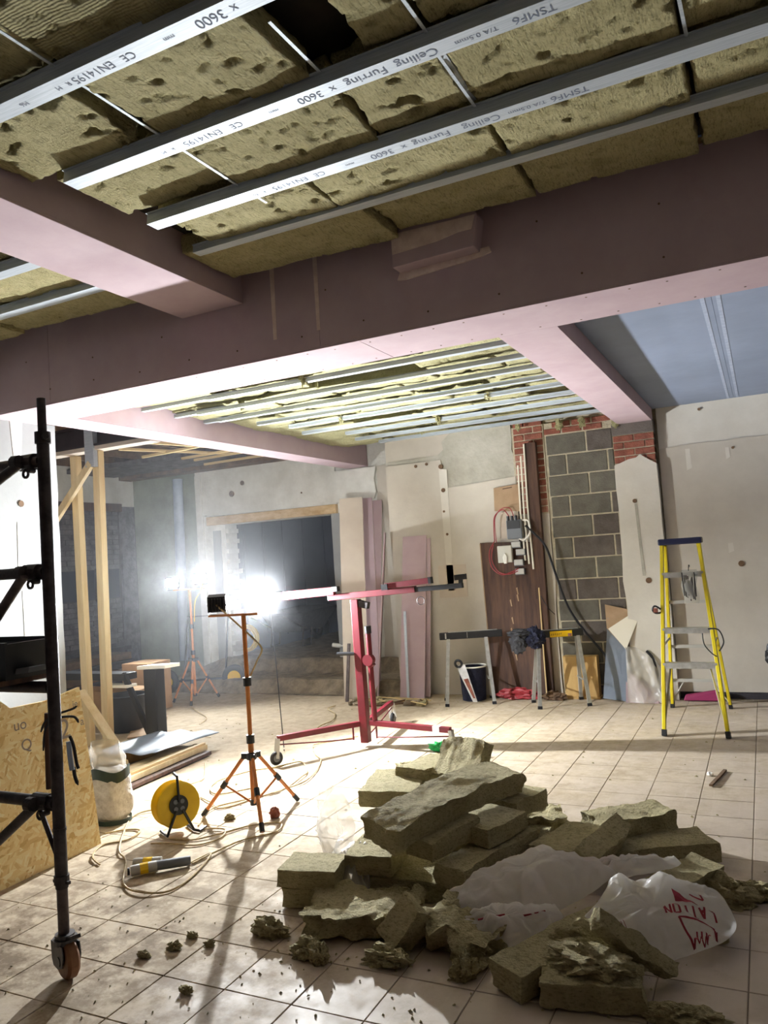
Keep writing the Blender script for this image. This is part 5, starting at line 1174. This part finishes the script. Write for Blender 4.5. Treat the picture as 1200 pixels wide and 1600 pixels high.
# ================================================================== STEP LADDER
ld = thing('step_ladder', 'yellow fibreglass step ladder with blue cap standing open', 'ladder', (-0.64, 7.4, 0))
FT = 7.33; ZT = 1.60
def frail(s, z):   # front rail centre at height z
    k = z/ZT; return Vector(((-0.885 if s < 0 else -0.392)*(1-k) + (-0.822 if s < 0 else -0.515)*k, 6.88*(1-k) + FT*k, z))
def brail(s, z):
    k = z/ZT; return Vector(((-0.935 if s < 0 else -0.415)*(1-k) + (-0.80 if s < 0 else -0.53)*k, 8.05*(1-k) + (FT+0.06)*k, z))
for s in (-1, 1):
    r_ = MB().bar(frail(s, 0.02), frail(s, ZT-0.01), 0.028, 0.075, up=(0, 1, 0.3)).build('front_rail', M['yellow_rail'], ld, bevel=0.003)
    MB().bar(frail(s, 0.0), frail(s, 0.05), 0.036, 0.085, up=(0, 1, 0.3)).build('foot', M['rubber'], r_)
    r_ = MB().bar(brail(s, 0.02), brail(s, ZT-0.02), 0.026, 0.05, up=(0, 1, -0.3)).build('rear_rail', M['yellow_rail'], ld, bevel=0.003)
    MB().bar(brail(s, 0.0), brail(s, 0.05), 0.034, 0.06, up=(0, 1, -0.3)).build('foot', M['rubber'], r_)
    MB().bar(frail(s, 0.72), brail(s, 0.70), 0.006, 0.02).build('stay', M['alu_dull'], ld)
for z in (0.30, 0.58, 0.865, 1.135, 1.335):
    if z in (0.30,): continue
    a, b = frail(-1, z), frail(1, z)
    if z == 1.135: continue
    MB().bar(a, b, 0.085, 0.008).bar(a - Vector((0, .04, .02)), b - Vector((0, .04, .02)), 0.006, 0.045).bar(a + Vector((0, .04, -.02)), b + Vector((0, .04, -.02)), 0.006, 0.04).build('tread', M['alu'], ld)
for z in (0.28, 0.62, 1.05):
    MB().bar(brail(-1, z), brail(1, z), 0.012, 0.03).build('rear_bar', M['alu_dull'], ld)
for s in (-1, 1):
    MB().bar(brail(s, 0.05), brail(-1, 0.28).lerp(brail(1, 0.28), 0.25 if s < 0 else 0.75), 0.02, 0.006).build('diagonal_brace', M['alu_dull'], ld)
    MB().bar(frail(s, 0.04), frail(-1, 0.56).lerp(frail(1, 0.56), 0.5 + s*0.36), 0.016, 0.005).build('diagonal_brace', M['alu_dull'], ld)
ca, cb_ = frail(-1, ZT), frail(1, ZT)
MB().box(-0.85, -0.487, FT-0.06, FT+0.12, ZT-0.02, ZT+0.035).build('top_cap', M['blue_cap'], ld, bevel=0.012)
pg = thing('peg_bag', 'clear bag of dark pegs hanging from the top tread of the ladder', 'bag', (-0.6, 7.17, 1.07))
pl_ = MB().grid(lambda u, v: Vector((-0.668 + 0.125*u + 0.008*math.sin(v*9), 7.165 - 0.035*math.sin(math.pi*u)*math.sin(math.pi*min(1, v*1.1)), 1.07 + 0.29*v)), 14, 14)
pl_.build('bag_front', M['clear'], pg, smooth=True, fix=False)
q = random.Random(2)
for k in range(9):
    x = -0.65 + 0.0115*k; z0 = 1.09 + q.uniform(0, .05)
    MB().bar((x, 7.155 - q.uniform(0, .012), z0), (x+q.uniform(-.012, .012), 7.155 - q.uniform(0, .012), z0+q.uniform(.15, .21)), 0.009, 0.008, up=(0, 1, 0)).build('peg', M['charcoal'], pg)
MB().tube(spline([(-0.605, 7.155, 1.35), (-0.60, 7.17, 1.40), (-0.598, 7.20, 1.385)], 4), 0.003, 5).build('hook', M['black'], pg)
o = MB().tube(spline([(-0.48, 6.98, 0.87), (-0.40, 6.98, 0.86), (-0.37, 7.0, 0.76), (-0.41, 7.03, 0.68)], 6), 0.006, 6).build('rubber_strap', M['black'], None, smooth=True); tag(o, 'dark strap looped over the ladder side rail', 'strap')
o = MB().tube(spline([(-0.53, 7.02, 0.83), (-0.52, 7.0, 0.74), (-0.47, 6.99, 0.67), (-0.43, 6.99, 0.64)], 6), 0.005, 6).build('bungee_cord', M['black'], None, smooth=True); tag(o, 'thin dark cord dangling from the middle ladder tread', 'cord')
hk = thing('hook_clip', 'small dark clip hooked on the outer ladder rail', 'clip', (-0.90, 7.15, 1.0))
MB().tube(spline([(-0.855, 7.13, 1.03), (-0.90, 7.12, 1.06), (-0.925, 7.12, 1.03), (-0.90, 7.12, 1.0), (-0.855, 7.13, 1.0)], 5), 0.009, 6).build('loop', M['black'], hk, smooth=True)
MB().box(-0.915, -0.88, 7.105, 7.13, 1.005, 1.04).build('plate', M['brick'], hk)

# ================================================================== CABLE REEL, TOOL AND CORDS
rl = thing('cable_reel', 'yellow cable reel on a black stand', 'cable reel', (-3.50, 3.90, 0))
ax = Vector((0.86, -0.50, 0.10)).normalized(); rc = Vector((-3.495, 3.885, 0.175))
MB().lathe(rc, ax, [(0.05, 0.055), (0.135, 0.058), (0.142, 0.052), (0.135, 0.045), (0.10, 0.035), (0.095, -0.03), (0.135, -0.045), (0.142, -0.052), (0.135, -0.058), (0.05, -0.055)], 36).build('drum', M['yellow'], rl, smooth=True)
MB().disc(rc, ax, 0.06, 0.135, 24).build('hub', M['black'], rl)
for k in range(4):
    a = k*math.pi/2; x = ax.orthogonal().normalized(); y = ax.cross(x)
    MB().disc(rc + ax*0.068 + (x*math.cos(a) + y*math.sin(a))*0.03, ax, 0.014, 0.012, 12).build('socket', M['grey_plastic'], rl)
side = ax.cross(Vector((0, 0, 1))).normalized(); up = side.cross(ax)
f = rc + ax*0.075
fr_ = MB().tube([f + up*0.02, f + up*0.13 + side*0.0, f + up*0.175, f + up*0.19 - ax*0.07], 0.0085, 8)
fr_.build('handle', M['black'], rl, smooth=True)
gl = lambda s, u_: Vector((f.x + side.x*s, f.y + side.y*s, u_))
for s in (-1, 1):
    MB().tube([f - up*0.03 + side*s*0.02, gl(s*0.085, 0.012), gl(s*0.085, 0.012) - Vector((ax.x, ax.y, 0))*0.13], 0.009, 8).build('stand_leg', M['black'], rl, smooth=True)
MB().tube([gl(-0.085, 0.012), gl(-0.085, 0.012) + Vector((ax.x, ax.y, 0))*0.05 - side*0.02, gl(-0.085, 0.012) - side*0.08], 0.009, 8).build('stand_foot', M['black'], rl, smooth=True)
ct = thing('plug_connector', 'grey and yellow plug connectors joined on the floor cord', 'connector', (-3.13, 3.4, 0))
MB().tube([(-3.25, 3.235, 0.035), (-3.185, 3.30, 0.038), (-3.16, 3.335, 0.036)], 0.028, 12).build('plug_body', M['alu_dull'], ct, smooth=True)
MB().tube([(-3.215, 3.27, 0.037), (-3.185, 3.30, 0.038)], 0.0295, 12).build('yellow_band', M['yellow'], ct)
MB().tube([(-3.165, 3.33, 0.036), (-3.03, 3.465, 0.030)], 0.026, 12).build('socket_body', M['grey_plastic'], ct, smooth=True)
MB().tube([(-3.33, 3.34, 0.03), (-3.19, 3.41, 0.03)], 0.025, 12).build('second_plug', M['alu_dull'], ct, smooth=True)
MB().tube([(-3.28, 3.365, 0.03), (-3.235, 3.388, 0.03)], 0.0262, 12).build('second_band', M['yellow'], ct)
MB().disc((-3.258, 3.227, 0.035), (-0.7, -0.7, 0), 0.02, 0.012, 10).build('plug_mouth', M['black'], ct)
Zg = 0.007
def cord(label, pts, r=0.0055, closed=False):
    return tag(MB().tube(spline([(x, y, Zg + (0.006 if i % 3 == 1 else 0)) for i, (x, y) in enumerate(pts)], 7), r, 6).build('floor_cord', M['tan_cable'], None, smooth=True), label, 'cord', 'dusty cords on the floor')
cord('cord sweeping in a wide arc round the plug connectors', [(-3.05, 3.47), (-3.01, 3.62), (-2.91, 3.33), (-2.91, 3.14), (-3.05, 3.08), (-3.22, 3.15), (-3.45, 3.4), (-3.60, 3.5), (-3.83, 3.77), (-4.0, 4.02), (-3.96, 4.15), (-3.8, 4.15)])
cord('cord running from the connectors round the nearer tripod foot', [(-3.03, 3.48), (-3.0, 3.67), (-2.97, 3.87), (-2.85, 4.03), (-2.87, 4.14), (-2.95, 4.18), (-3.08, 4.09), (-3.18, 3.89), (-3.29, 3.78), (-3.44, 3.76)])
cord('cord looping between the strand board and the reel', [(-3.56, 3.31), (-3.69, 3.38), (-3.79, 3.55), (-3.70, 3.67), (-3.72, 3.80), (-3.80, 3.83), (-3.88, 3.78), (-3.92, 3.7)])
cord('cord winding from the reel between the tripod feet towards the lift', [(-3.42, 4.0), (-3.54, 4.29), (-3.45, 4.52), (-3.3, 4.78), (-3.33, 5.10), (-3.38, 5.26), (-3.59, 5.5), (-3.70, 5.29), (-3.86, 5.16), (-3.95, 4.87), (-3.84, 4.65), (-3.71, 4.6), (-3.54, 4.8)])
cord('cord crossing behind the nearer tripod to the lift caster', [(-3.81, 4.5), (-3.63, 4.4), (-3.48, 4.34), (-3.35, 4.69), (-3.24, 5.03), (-3.42, 5.54), (-3.6, 5.75), (-3.77, 6.0), (-3.67, 6.18), (-3.53, 6.4)])
cord('cord snaking from the scrap heap towards the lift', [(-4.06, 6.44), (-4.12, 6.71), (-4.14, 6.99), (-4.29, 7.29), (-4.49, 7.49), (-4.51, 7.7)])
cord('thin cord on the floor beside the black roller stand', [(-5.45, 6.2), (-5.4, 6.3), (-5.3, 6.16), (-5.0, 6.1)], 0.004)
cord('cord curving round the plank stack end', [(-4.42, 5.3), (-4.24, 5.08), (-4.10, 4.85), (-4.2, 4.55)], 0.005)
cord('short looped cord on the floor beside the reel stand', [(-3.36, 3.95), (-3.2, 3.98), (-3.13, 3.86), (-3.2, 3.72), (-3.36, 3.68), (-3.5, 3.66)])
cord('long faint cord running from the farther tripod over the screed', [(-6.45, 7.5), (-6.1, 7.2), (-5.7, 6.9), (-5.55, 6.6)], 0.004)

# ================================================================== HEAP OF WOOL OFFCUTS AND FILM
def batt(label, A, B, C, T, seed, amp=0.006, bend=0.0, res=0.02, pits=0.0, ends=1.0, m_='wool_pile', name='insulation_offcut'):
    A, B, C = Vector(A), Vector(B), Vector(C); u = B-A; L = u.length; u.normalize()
    v = C-A; v -= u*v.dot(u); W = v.length; v.normalize(); n = u.cross(v)
    if n.z < 0: n = -n
    def put(p):
        d = n*(p.z - T)
        z = bend*(1-(2*p.x/L-1)**2)
        w_ = A + u*p.x + v*p.y + d + n*z
        w_.z = max(w_.z, 0.004); return w_
    mb = rough_block(L, W, T, res, amp, seed, pits, put, ends)
    o = mb.build(name, M[m_], None, smooth=True, fix=True)
    return tag(o, label, 'insulation', 'mineral wool offcuts in the heap')
batt('flat grey offcut at the bottom of the heap, under the bowed batt', (-2.15, 3.85, .1), (-1.15, 3.95, .1), (-2.2, 4.45, .1), .095, 1, res=0.04)
batt('hidden middle offcut carrying the top of the heap', (-2.0, 3.72, .2), (-1.32, 3.9, .2), (-2.08, 4.35, .2), .095, 2, res=0.04)
batt('long bowed batt with a fuzzy front edge, topmost of the heap', (-1.86, 3.38, .40), (-1.50, 4.26, .45), (-1.66, 3.27, .365), .11, 3, 0.006, 0.035, 0.014, 0.0, 1.8)
batt('dark ended slab poking out under the bowed batt on the lift side', (-2.27, 4.06, .285), (-1.93, 4.13, .285), (-2.37, 4.50, .285), .09, 4)
batt('small flat slab lying behind the bowed batt', (-2.17, 4.40, .34), (-1.95, 4.35, .34), (-2.09, 4.75, .34), .085, 5)
batt('upright pointed offcut standing at the back of the heap', (-1.93, 4.40, .33), (-1.60, 4.22, .36), (-1.78, 4.46, .52), .08, 6, 0.012, res=0.016)
batt('neat slab corner jutting at the back beside the fluffy lump', (-1.58, 4.10, .31), (-1.28, 4.01, .31), (-1.42, 4.36, .31), .09, 7)
batt('neat square cut slab in the middle of the heap front', (-1.59, 3.74, .285), (-1.33, 3.65, .285), (-1.50, 4.06, .285), .085, 8, 0.004)
batt('long slab with a crumbled end, below the square cut slab', (-1.53, 3.43, .19), (-1.36, 3.38, .19), (-1.24, 4.02, .19), .09, 9, 0.006)
batt('wide low slab with a curved dark front, lowest in the heap', (-1.96, 3.38, .10), (-1.39, 3.46, .10), (-1.90, 3.78, .10), .092, 10, 0.005)
batt('short dark slab sandwiched under the fuzzy end of the bowed batt', (-1.98, 3.37, .205), (-1.74, 3.41, .205), (-1.92, 3.66, .205), .095, 11)
batt('leaning chunk propped under the bowed batt in the shade', (-1.69, 3.47, .29), (-1.53, 3.41, .28), (-1.58, 3.80, .33), .09, 12)
batt('torn fluffy lump resting behind the neat slab corner', (-1.34, 4.28, .13), (-1.12, 4.36, .12), (-1.38, 4.52, .13), .12, 13, 0.02, res=0.016)
batt('flat lit slab leaning beside the white film bundle', (-1.20, 3.86, .15), (-0.93, 3.76, .18), (-1.08, 4.20, .17), .085, 14)
batt('thick block tipped on edge against the flat lit slab', (-0.94, 3.76, .20), (-0.80, 4.10, .27), (-0.85, 3.73, .14), .09, 15, 0.008, res=0.016)
batt('rough slab with bright top lying on the big end slab', (-0.87, 4.10, .215), (-0.53, 4.42, .205), (-0.98, 4.26, .215), .10, 16, 0.010, res=0.016)
batt('big smooth slab at the ladder end of the heap', (-0.92, 3.90, .105), (-0.33, 4.27, .105), (-1.02, 4.12, .105), .095, 17, 0.004, 0.01)
batt('long narrow slab running between the two white bags', (-1.06, 2.84, .115), (-0.44, 4.00, .145), (-0.90, 2.80, .10), .095, 18, 0.006)
batt('rectangular offcut at the very front edge of the heap', (-0.86, 2.765, .10), (-0.51, 2.845, .10), (-0.90, 2.93, .10), .092, 19, 0.008, res=0.016, ends=1.4)
batt('dark pointed shard leaning on the printed white bag', (-0.665, 2.95, .235), (-0.42, 3.07, .03), (-0.61, 3.03, .23), .06, 20, 0.010, res=0.014)
batt('big torn flat batt lying at the tripod side of the heap', (-1.97, 2.93, .095), (-1.50, 3.03, .10), (-2.06, 3.26, .105), .09, 21, 0.016, res=0.014, pits=0.03, ends=2.0)
batt('wedge shaped offcut standing up on the torn flat batt', (-1.62, 2.985, .07), (-1.51, 3.06, .215), (-1.46, 2.95, .10), .09, 22, 0.008, res=0.014)
batt('shredded brown batt in front of the white film bundle', (-1.46, 3.03, .115), (-1.13, 2.93, .09), (-1.36, 3.22, .13), .10, 23, 0.022, res=0.014, pits=0.02, ends=2.0)
batt('upper of two square slabs stacked beside the clear film', (-2.235, 3.16, .185), (-1.95, 3.215, .185), (-2.29, 3.38, .185), .082, 24, 0.004)
batt('lower of two square slabs stacked beside the clear film', (-2.22, 3.165, .092), (-1.95, 3.23, .092), (-2.28, 3.395, .092), .086, 25, 0.004)
batt('dark stub of wool under the tip of the printed bag', (-0.36, 3.40, .055), (-0.25, 3.44, .055), (-0.40, 3.52, .055), .05, 26, 0.008, res=0.016)
batt('short offcut beside the end of the long narrow slab', (-0.93, 2.90, .09), (-0.80, 2.93, .09), (-0.98, 3.05, .09), .085, 27, 0.012, res=0.016)
def tuft(label, c, size, seed, amp=0.6):
    return tag(lump(c, size, seed, amp, 4, 4).build('wool_tuft', M['wool_pile'], None, smooth=True), label, 'wool tuft', 'loose wool tufts round the heap')
tuft('shredded tuft on the floor past the printed bag', (-0.30, 3.83, .03), (.11, .07, .075), 71)
tuft('flat ragged tuft at the outermost ladder end of the heap', (-0.17, 3.92, .02), (.10, .05, .045), 72)
tuft('dark crumbly tuft by the tripod corner of the torn batt', (-2.13, 2.93, .02), (.08, .045, .045), 73)
tuft('round brown tuft at the front of the torn flat batt', (-1.88, 2.83, .02), (.05, .05, .05), 74)
tuft('upright brown tuft next to the round one at the torn batt', (-1.79, 2.80, .02), (.035, .035, .06), 75)
tuft('clumped tuft under the wedge shaped offcut', (-1.52, 2.88, .02), (.09, .05, .045), 76)
tuft('pale tuft in front of the shredded brown batt', (-1.19, 2.90, .02), (.05, .05, .06), 77)
tuft('fluffy torn tuft lying on the rectangular front offcut', (-0.70, 2.93, .11), (.15, .08, .05), 78)
tuft('curled tuft between the front offcut and the printed bag', (-0.74, 3.08, .10), (.12, .07, .06), 79)
tuft('dark wet looking tuft beyond the rectangular front offcut', (-0.42, 2.84, .02), (.09, .04, .035), 80)
tuft('long ragged tuft in the front corner of the floor', (-0.34, 2.86, .02), (.09, .05, .03), 81)
tuft('flat oval tuft on the floor behind the heap by the lift', (-2.62, 5.55, .01), (.10, .05, .03), 82)
tuft('tuft near the green plastic scrap', (-2.42, 5.72, .02), (.09, .06, .05), 83)
for i, (x, y, s_) in enumerate(((-3.30, 4.17, .03), (-2.47, 2.69, .026), (-2.33, 2.76, .02), (-2.46, 2.80, .02), (-2.55, 2.59, .022), (-2.18, 2.43, .022), (-1.53, 2.88, .03), (-1.20, 2.86, .03))):
    tuft(['crumb of wool beside the nearer tripod', 'largest crumb of the trio near the caster', 'crumb of the trio near the caster, closest to the heap', 'crumb of the trio near the caster, farthest back', 'lone crumb between the trio and the caster', 'crumb on the tile between caster and torn batt', 'crumb in front of the wedge shaped offcut', 'crumb in front of the shredded brown batt'][i], (x, y, .008), (s_*1.2, s_*0.8, s_*0.8), 90+i)
bl_ = lump((-3.02, 4.28, .03), (.035, .03, .035), 120, 0.35, 3, 3).build('brick_lump', M['brick'], None, smooth=False); tag(bl_, 'broken brick lump by the nearer tripod leg', 'brick')
gp = lump((-2.56, 6.07, .03), (.085, .05, .045), 121, 0.5, 5, 4).build('plastic_scrap', M['green'], None, smooth=True); tag(gp, 'crumpled bright green plastic scrap behind the heap', 'scrap')
ws = lump((-2.50, 6.0, .015), (.03, .025, .02), 122, 0.4, 4, 3).build('plastic_scrap', M['white'], None, smooth=True); tag(ws, 'small white scrap touching the green plastic', 'scrap')
rs = MB().tube(spline([(-2.68, 5.06, .02), (-2.63, 5.10, .03), (-2.60, 5.16, .05), (-2.55, 5.16, .06), (-2.54, 5.08, .045), (-2.58, 5.04, .02)], 6), 0.012, 8).build('red_strip', M['red'], None, smooth=True); tag(rs, 'curled red plastic strip behind the dark ended slab', 'strip')
sk = MB().bar((-0.38, 5.93, .008), (-0.45, 5.54, .012), 0.022, 0.012).build('wood_stick', M['old_joist'], None, loc=(-.41, 5.7, 0)); tag(sk, 'thin dark stick lying on the tiles towards the ladder', 'stick')
wc_ = lump((-0.47, 5.80, .01), (.02, .02, .02), 125, 0.4, 4, 2).build('paper_scrap', M['white'], None); tag(wc_, 'small white scrap beside the thin dark stick', 'scrap')

# ---- film and printed bags
def crumple(cen, rim, seed, dome, bumps=(), fold=0.03, nth=150, ns=44, power=2.4, folds=9.0):
    # puffed film: rim = closed ring of (x, y, z); dome = height gained at the centre
    R_ = spline(rim, 12, True); m_ = len(R_); C0 = Vector(cen); so = Vector((seed*2.7, seed*5.3, seed*1.1)); mb = MB()
    def fn(u, v):
        s = 1-v; k = u*m_; i = int(k) % m_; t = k-int(k)
        rim_p = R_[i].lerp(R_[(i+1) % m_], t); p = C0.lerp(rim_p, s)
        th = 2*math.pi*u; w_ = (1 - s**power)
        z = C0.z + (rim_p.z - C0.z)*s**1.5 + dome*w_
        for bx, by, bh, br in bumps: z += bh*math.exp(-((p.x-bx)**2+(p.y-by)**2)/br**2)
        q_ = Vector((math.cos(th)*folds*0.3, math.sin(th)*folds*0.3, s*1.4)) + so
        r1 = 1-2*abs(noise.noise(q_*1.2)); r2 = 1-2*abs(noise.noise(Vector((p.x*13, p.y*13, p.z*8)) + so)); r3 = 1-2*abs(noise.noise(Vector((p.x*27, p.y*27, 2)) + so))
        amp_ = min(1, s*4)*min(1, (1-s)*5+0.25)
        z += fold*(r1*0.9 + r2*0.8 + r3*0.28)*amp_
        side = (rim_p - C0); side.z = 0
        if side.length > 1e-4: p = p + side.normalized()*fold*0.6*(r1+r2)*amp_
        return Vector((p.x, p.y, max(0.004, z)))
    return mb.grid(fn, nth, ns)
fb_ = thing('film_bundle', 'bundled white film with red print tail lying over the middle of the heap', 'plastic film', (-1.07, 3.48, 0))
bn = crumple((-1.08, 3.47, 0.12), [(-1.44, 3.28, .06), (-1.40, 3.21, .03), (-1.30, 3.20, .02), (-1.14, 3.25, .03), (-0.98, 3.33, .06), (-0.84, 3.46, .10), (-0.74, 3.60, .15), (-0.74, 3.70, .15), (-0.90, 3.68, .16), (-1.06, 3.68, .16), (-1.22, 3.54, .15), (-1.36, 3.38, .12)], 5, 0.075, ((-1.02, 3.54, .04, .12), (-1.33, 3.28, .03, .07)), 0.020, folds=5.0)
bn.build('film', M['white_bag'], fb_, smooth=True, fix=False)
tl = crumple((-0.70, 3.70, 0.155), [(-0.86, 3.62, .14), (-0.78, 3.61, .13), (-0.60, 3.70, .14), (-0.48, 3.80, .15), (-0.50, 3.84, .15), (-0.68, 3.78, .15), (-0.84, 3.70, .15)], 8, 0.03, (), 0.016, 70, 18); tl.build('tail', M['white_bag'], fb_, smooth=True, fix=False)
lump((-0.84, 3.63, 0.185), (.028, .018, .02), 130, 0.3, 4, 3, False).build('red_print', M['red_ink'], fb_, smooth=True); lump((-0.77, 3.68, 0.185), (.028, .018, .018), 131, 0.3, 4, 3, False).build('red_print', M['red_ink'], fb_, smooth=True)
f3 = thing('film_bundle', 'narrow white film fold with pink stripes in front of the bundled film', 'plastic film', (-1.1, 3.2, 0))
crumple((-1.12, 3.16, 0.085), [(-1.29, 3.08, .04), (-1.20, 3.05, .02), (-1.02, 3.14, .03), (-0.90, 3.26, .08), (-0.93, 3.31, .09), (-1.10, 3.24, .10), (-1.24, 3.15, .09)], 12, 0.035, (), 0.02, 90, 20).build('film', M['white_bag'], f3, smooth=True, fix=False)
for k in (0, 1):
    MB().tube([(-1.20 + 0.15*k, 3.10 + 0.075*k, 0.122), (-1.10 + 0.15*k, 3.155 + 0.08*k, 0.132)], 0.004, 6).build('pink_stripe', M['red_ink'], f3)
pb = thing('printed_bag', 'white bag with dark red print at the front of the heap', 'plastic bag', (-0.56, 3.33, 0))
bgm = crumple((-0.54, 3.36, 0.135), [(-0.90, 3.10, .03), (-0.82, 3.05, .015), (-0.68, 3.07, .01), (-0.52, 3.15, .02), (-0.36, 3.27, .04), (-0.26, 3.37, .06), (-0.235, 3.46, .09), (-0.30, 3.62, .12), (-0.36, 3.66, .13), (-0.46, 3.60, .16), (-0.60, 3.54, .16), (-0.72, 3.46, .15), (-0.78, 3.30, .12), (-0.84, 3.20, .09)], 21, 0.015, ((-0.66, 3.43, .06, .06), (-0.50, 3.48, .065, .07), (-0.59, 3.46, -.02, .025)), 0.014, 170, 50, 3.0, 6.0)
bgm.build('bag', M['white_bag'], pb, smooth=True, fix=False)
from mathutils.bvhtree import BVHTree
bvh = BVHTree.FromPolygons([tuple(v) for v in bgm.v], bgm.f)
def drop(x, y, lift=0.0025):
    h = bvh.ray_cast(Vector((x, y, 2)), Vector((0, 0, -1)))
    return Vector((x, y, (h[0].z if h[0] else 0.1) + lift))
def on_bag(mb, name):
    mb.v = [drop(v.x, v.y) for v in mb.v]; return mb.build(name, M['red_ink'], pb, fix=False)
def stroke(pts, wd):
    m_ = MB()
    for a, b in zip(pts, pts[1:]):
        a = Vector(a); b = Vector(b); n_ = max(2, int((b-a).length/0.008)); d = (b-a).normalized(); s_ = Vector((-d.y, d.x))*wd/2
        for k in range(n_):
            p = a.lerp(b, k/n_); q_ = a.lerp(b, (k+1)/n_); i0 = len(m_.v)
            m_.v += [(p-s_).to_3d(), (p+s_).to_3d(), (q_+s_).to_3d(), (q_-s_).to_3d()]; m_.f.append((i0, i0+1, i0+2, i0+3))
    m_.v = [Vector(v) for v in m_.v]; return m_
# frame of the print: e along the line of letters (as seen left to right), g away from the viewer
e = Vector((0.64, -0.77)).normalized(); e = Vector((0.93, 0.36)).normalized(); g = Vector((-e.y, e.x)); O2 = Vector((-0.46, 3.335))
# upside-down run of letters N O I T A L (the end of INSULATION)
glyph = {'N': [[(0, 0), (0, 1), (.7, 0), (.7, 1)]], 'O': [[(0, 0), (.7, 0), (.7, 1), (0, 1), (0, 0)]], 'I': [[(.2, 0), (.2, 1)]], 'T': [[(.35, 0), (.35, 1)], [(0, 1), (.7, 1)]], 'A': [[(0, 0), (.35, 1), (.7, 0)], [(.15, .4), (.55, .4)]], 'L': [[(0, 1), (0, 0), (.6, 0)]]}
hh = 0.034; adv = 0.034
for i, ch_ in enumerate('NOITAL'):
    for line in glyph[ch_]:
        pts = [O2 + e*(i*adv - 0.02 + (0.7-a)*hh*0.9) + g*((1-b)*hh) for a, b in line]
        on_bag(stroke(pts, 0.008), 'lettering')
q0 = O2 + g*-0.075 + e*0.03
on_bag(stroke([q0 + e*-.01 + g*.05, q0 + e*.06 + g*.052, q0 + e*.12 + g*.035, q0 + e*.115 + g*-.005], 0.007), 'logo_outline')
on_bag(stroke([q0 + e*-.01 + g*.05, q0 + e*.03 + g*-.05], 0.009), 'logo_outline')
for k in range(3): on_bag(stroke([q0 + e*(.045+.018*k) + g*.012, q0 + e*(.04+.018*k) + g*-.006, q0 + e*(.05+.018*k) + g*-.024], 0.006), 'logo_stroke')
tri = MB().grid(lambda u, v: (O2 + e*(0.03 + 0.09*u) + g*(0.05 + 0.05*v*(1-u))).to_3d(), 10, 6); on_bag(tri, 'logo_triangle')
on_bag(stroke([O2 + e*.10 + g*.10, O2 + e*.15 + g*.085, O2 + e*.145 + g*.12], 0.008), 'logo_outline')
for k in range(4): on_bag(stroke([O2 + e*(-.20-.010*k) + g*-.03, O2 + e*(-.185-.010*k) + g*-.11], 0.002), 'fine_print')
# clear film draped at the lift side of the heap
Bc = spline([(-2.02, 3.42, 0.004), (-2.12, 3.48, 0.004), (-2.28, 3.72, 0.004), (-2.52, 4.0, 0.004), (-2.62, 4.25, 0.004)], 8)
Tc = spline([(-1.93, 3.46, 0.12), (-2.02, 3.55, 0.2), (-2.16, 3.8, 0.27), (-2.4, 4.05, 0.31), (-2.58, 4.22, 0.29)], 8)
def drape(u, v):
    k = u*(len(Bc)-1); i = min(int(k), len(Bc)-2); t = k-i
    a = Bc[i].lerp(Bc[i+1], t); b = Tc[i].lerp(Tc[i+1], t); p = a.lerp(b, v)
    w_ = noise.fractal(Vector((u*5, v*2, 1)), 1, 2, 3)*0.05 + 0.03*math.sin(v*math.pi)
    return Vector((p.x - w_*0.8, p.y - w_*0.6, max(0.004, p.z + 0.02*noise.noise((u*8, v*4, 7)))))
cf_ = MB().grid(drape, 50, 26).build('clear_film', M['clear'], None, smooth=True, fix=False); tag(cf_, 'clear film draped down the lift side of the heap', 'plastic film')
wf = crumple((-1.99, 3.46, 0.10), [(-2.10, 3.50, .02), (-2.07, 3.36, .01), (-1.95, 3.33, .01), (-1.86, 3.36, .02), (-1.88, 3.44, .12), (-1.97, 3.58, .16)], 33, 0.05, (), 0.03, 70, 24).build('film_scrap', M['hazy_clear'], None, smooth=True, fix=False); tag(wf, 'milky crumpled film between stacked slabs and the heap', 'plastic film')

# ---- crumbs and chips all over the floor
cr = MB(); q = random.Random(77)
def chip(x, y, s_):
    a = q.uniform(0, 6.28); c, d = math.cos(a)*s_, math.sin(a)*s_
    cr.add([(x+c, y+d, 0.001), (x-d*0.6, y+c*0.6, 0.001), (x-c, y-d*0.8, 0.001), (x+d*0.7, y-c*0.5, 0.001), (x+c*0.2, y+d*0.3, s_*0.8), (x-c*0.3, y-d*0.1, s_*0.6)],
           [(0, 1, 4), (1, 5, 4), (1, 2, 5), (2, 3, 5), (3, 4, 5), (3, 0, 4), (3, 2, 1, 0)])
for k in range(520):
    z_ = q.random()
    if z_ < 0.4: x, y, s_ = q.gauss(-1.3, 0.7), q.gauss(3.0, 0.55), q.uniform(.003, .011)
    elif z_ < 0.65: x, y, s_ = q.uniform(-3.6, -1.6), q.uniform(2.0, 3.3), q.uniform(.003, .010)
    elif z_ < 0.85: x, y, s_ = q.uniform(-3.4, 0.3), q.uniform(4.3, 8.1), q.uniform(.004, .014)
    else: x, y, s_ = q.uniform(-6.5, -3.0), q.uniform(4.2, 8.0), q.uniform(.005, .016)
    chip(x, y, s_)
tag(cr.build('debris', M['wool_pile'], None, fix=False, loc=(0, 0, 0)), 'wool crumbs and chips scattered over the whole floor', None, None, 'stuff')
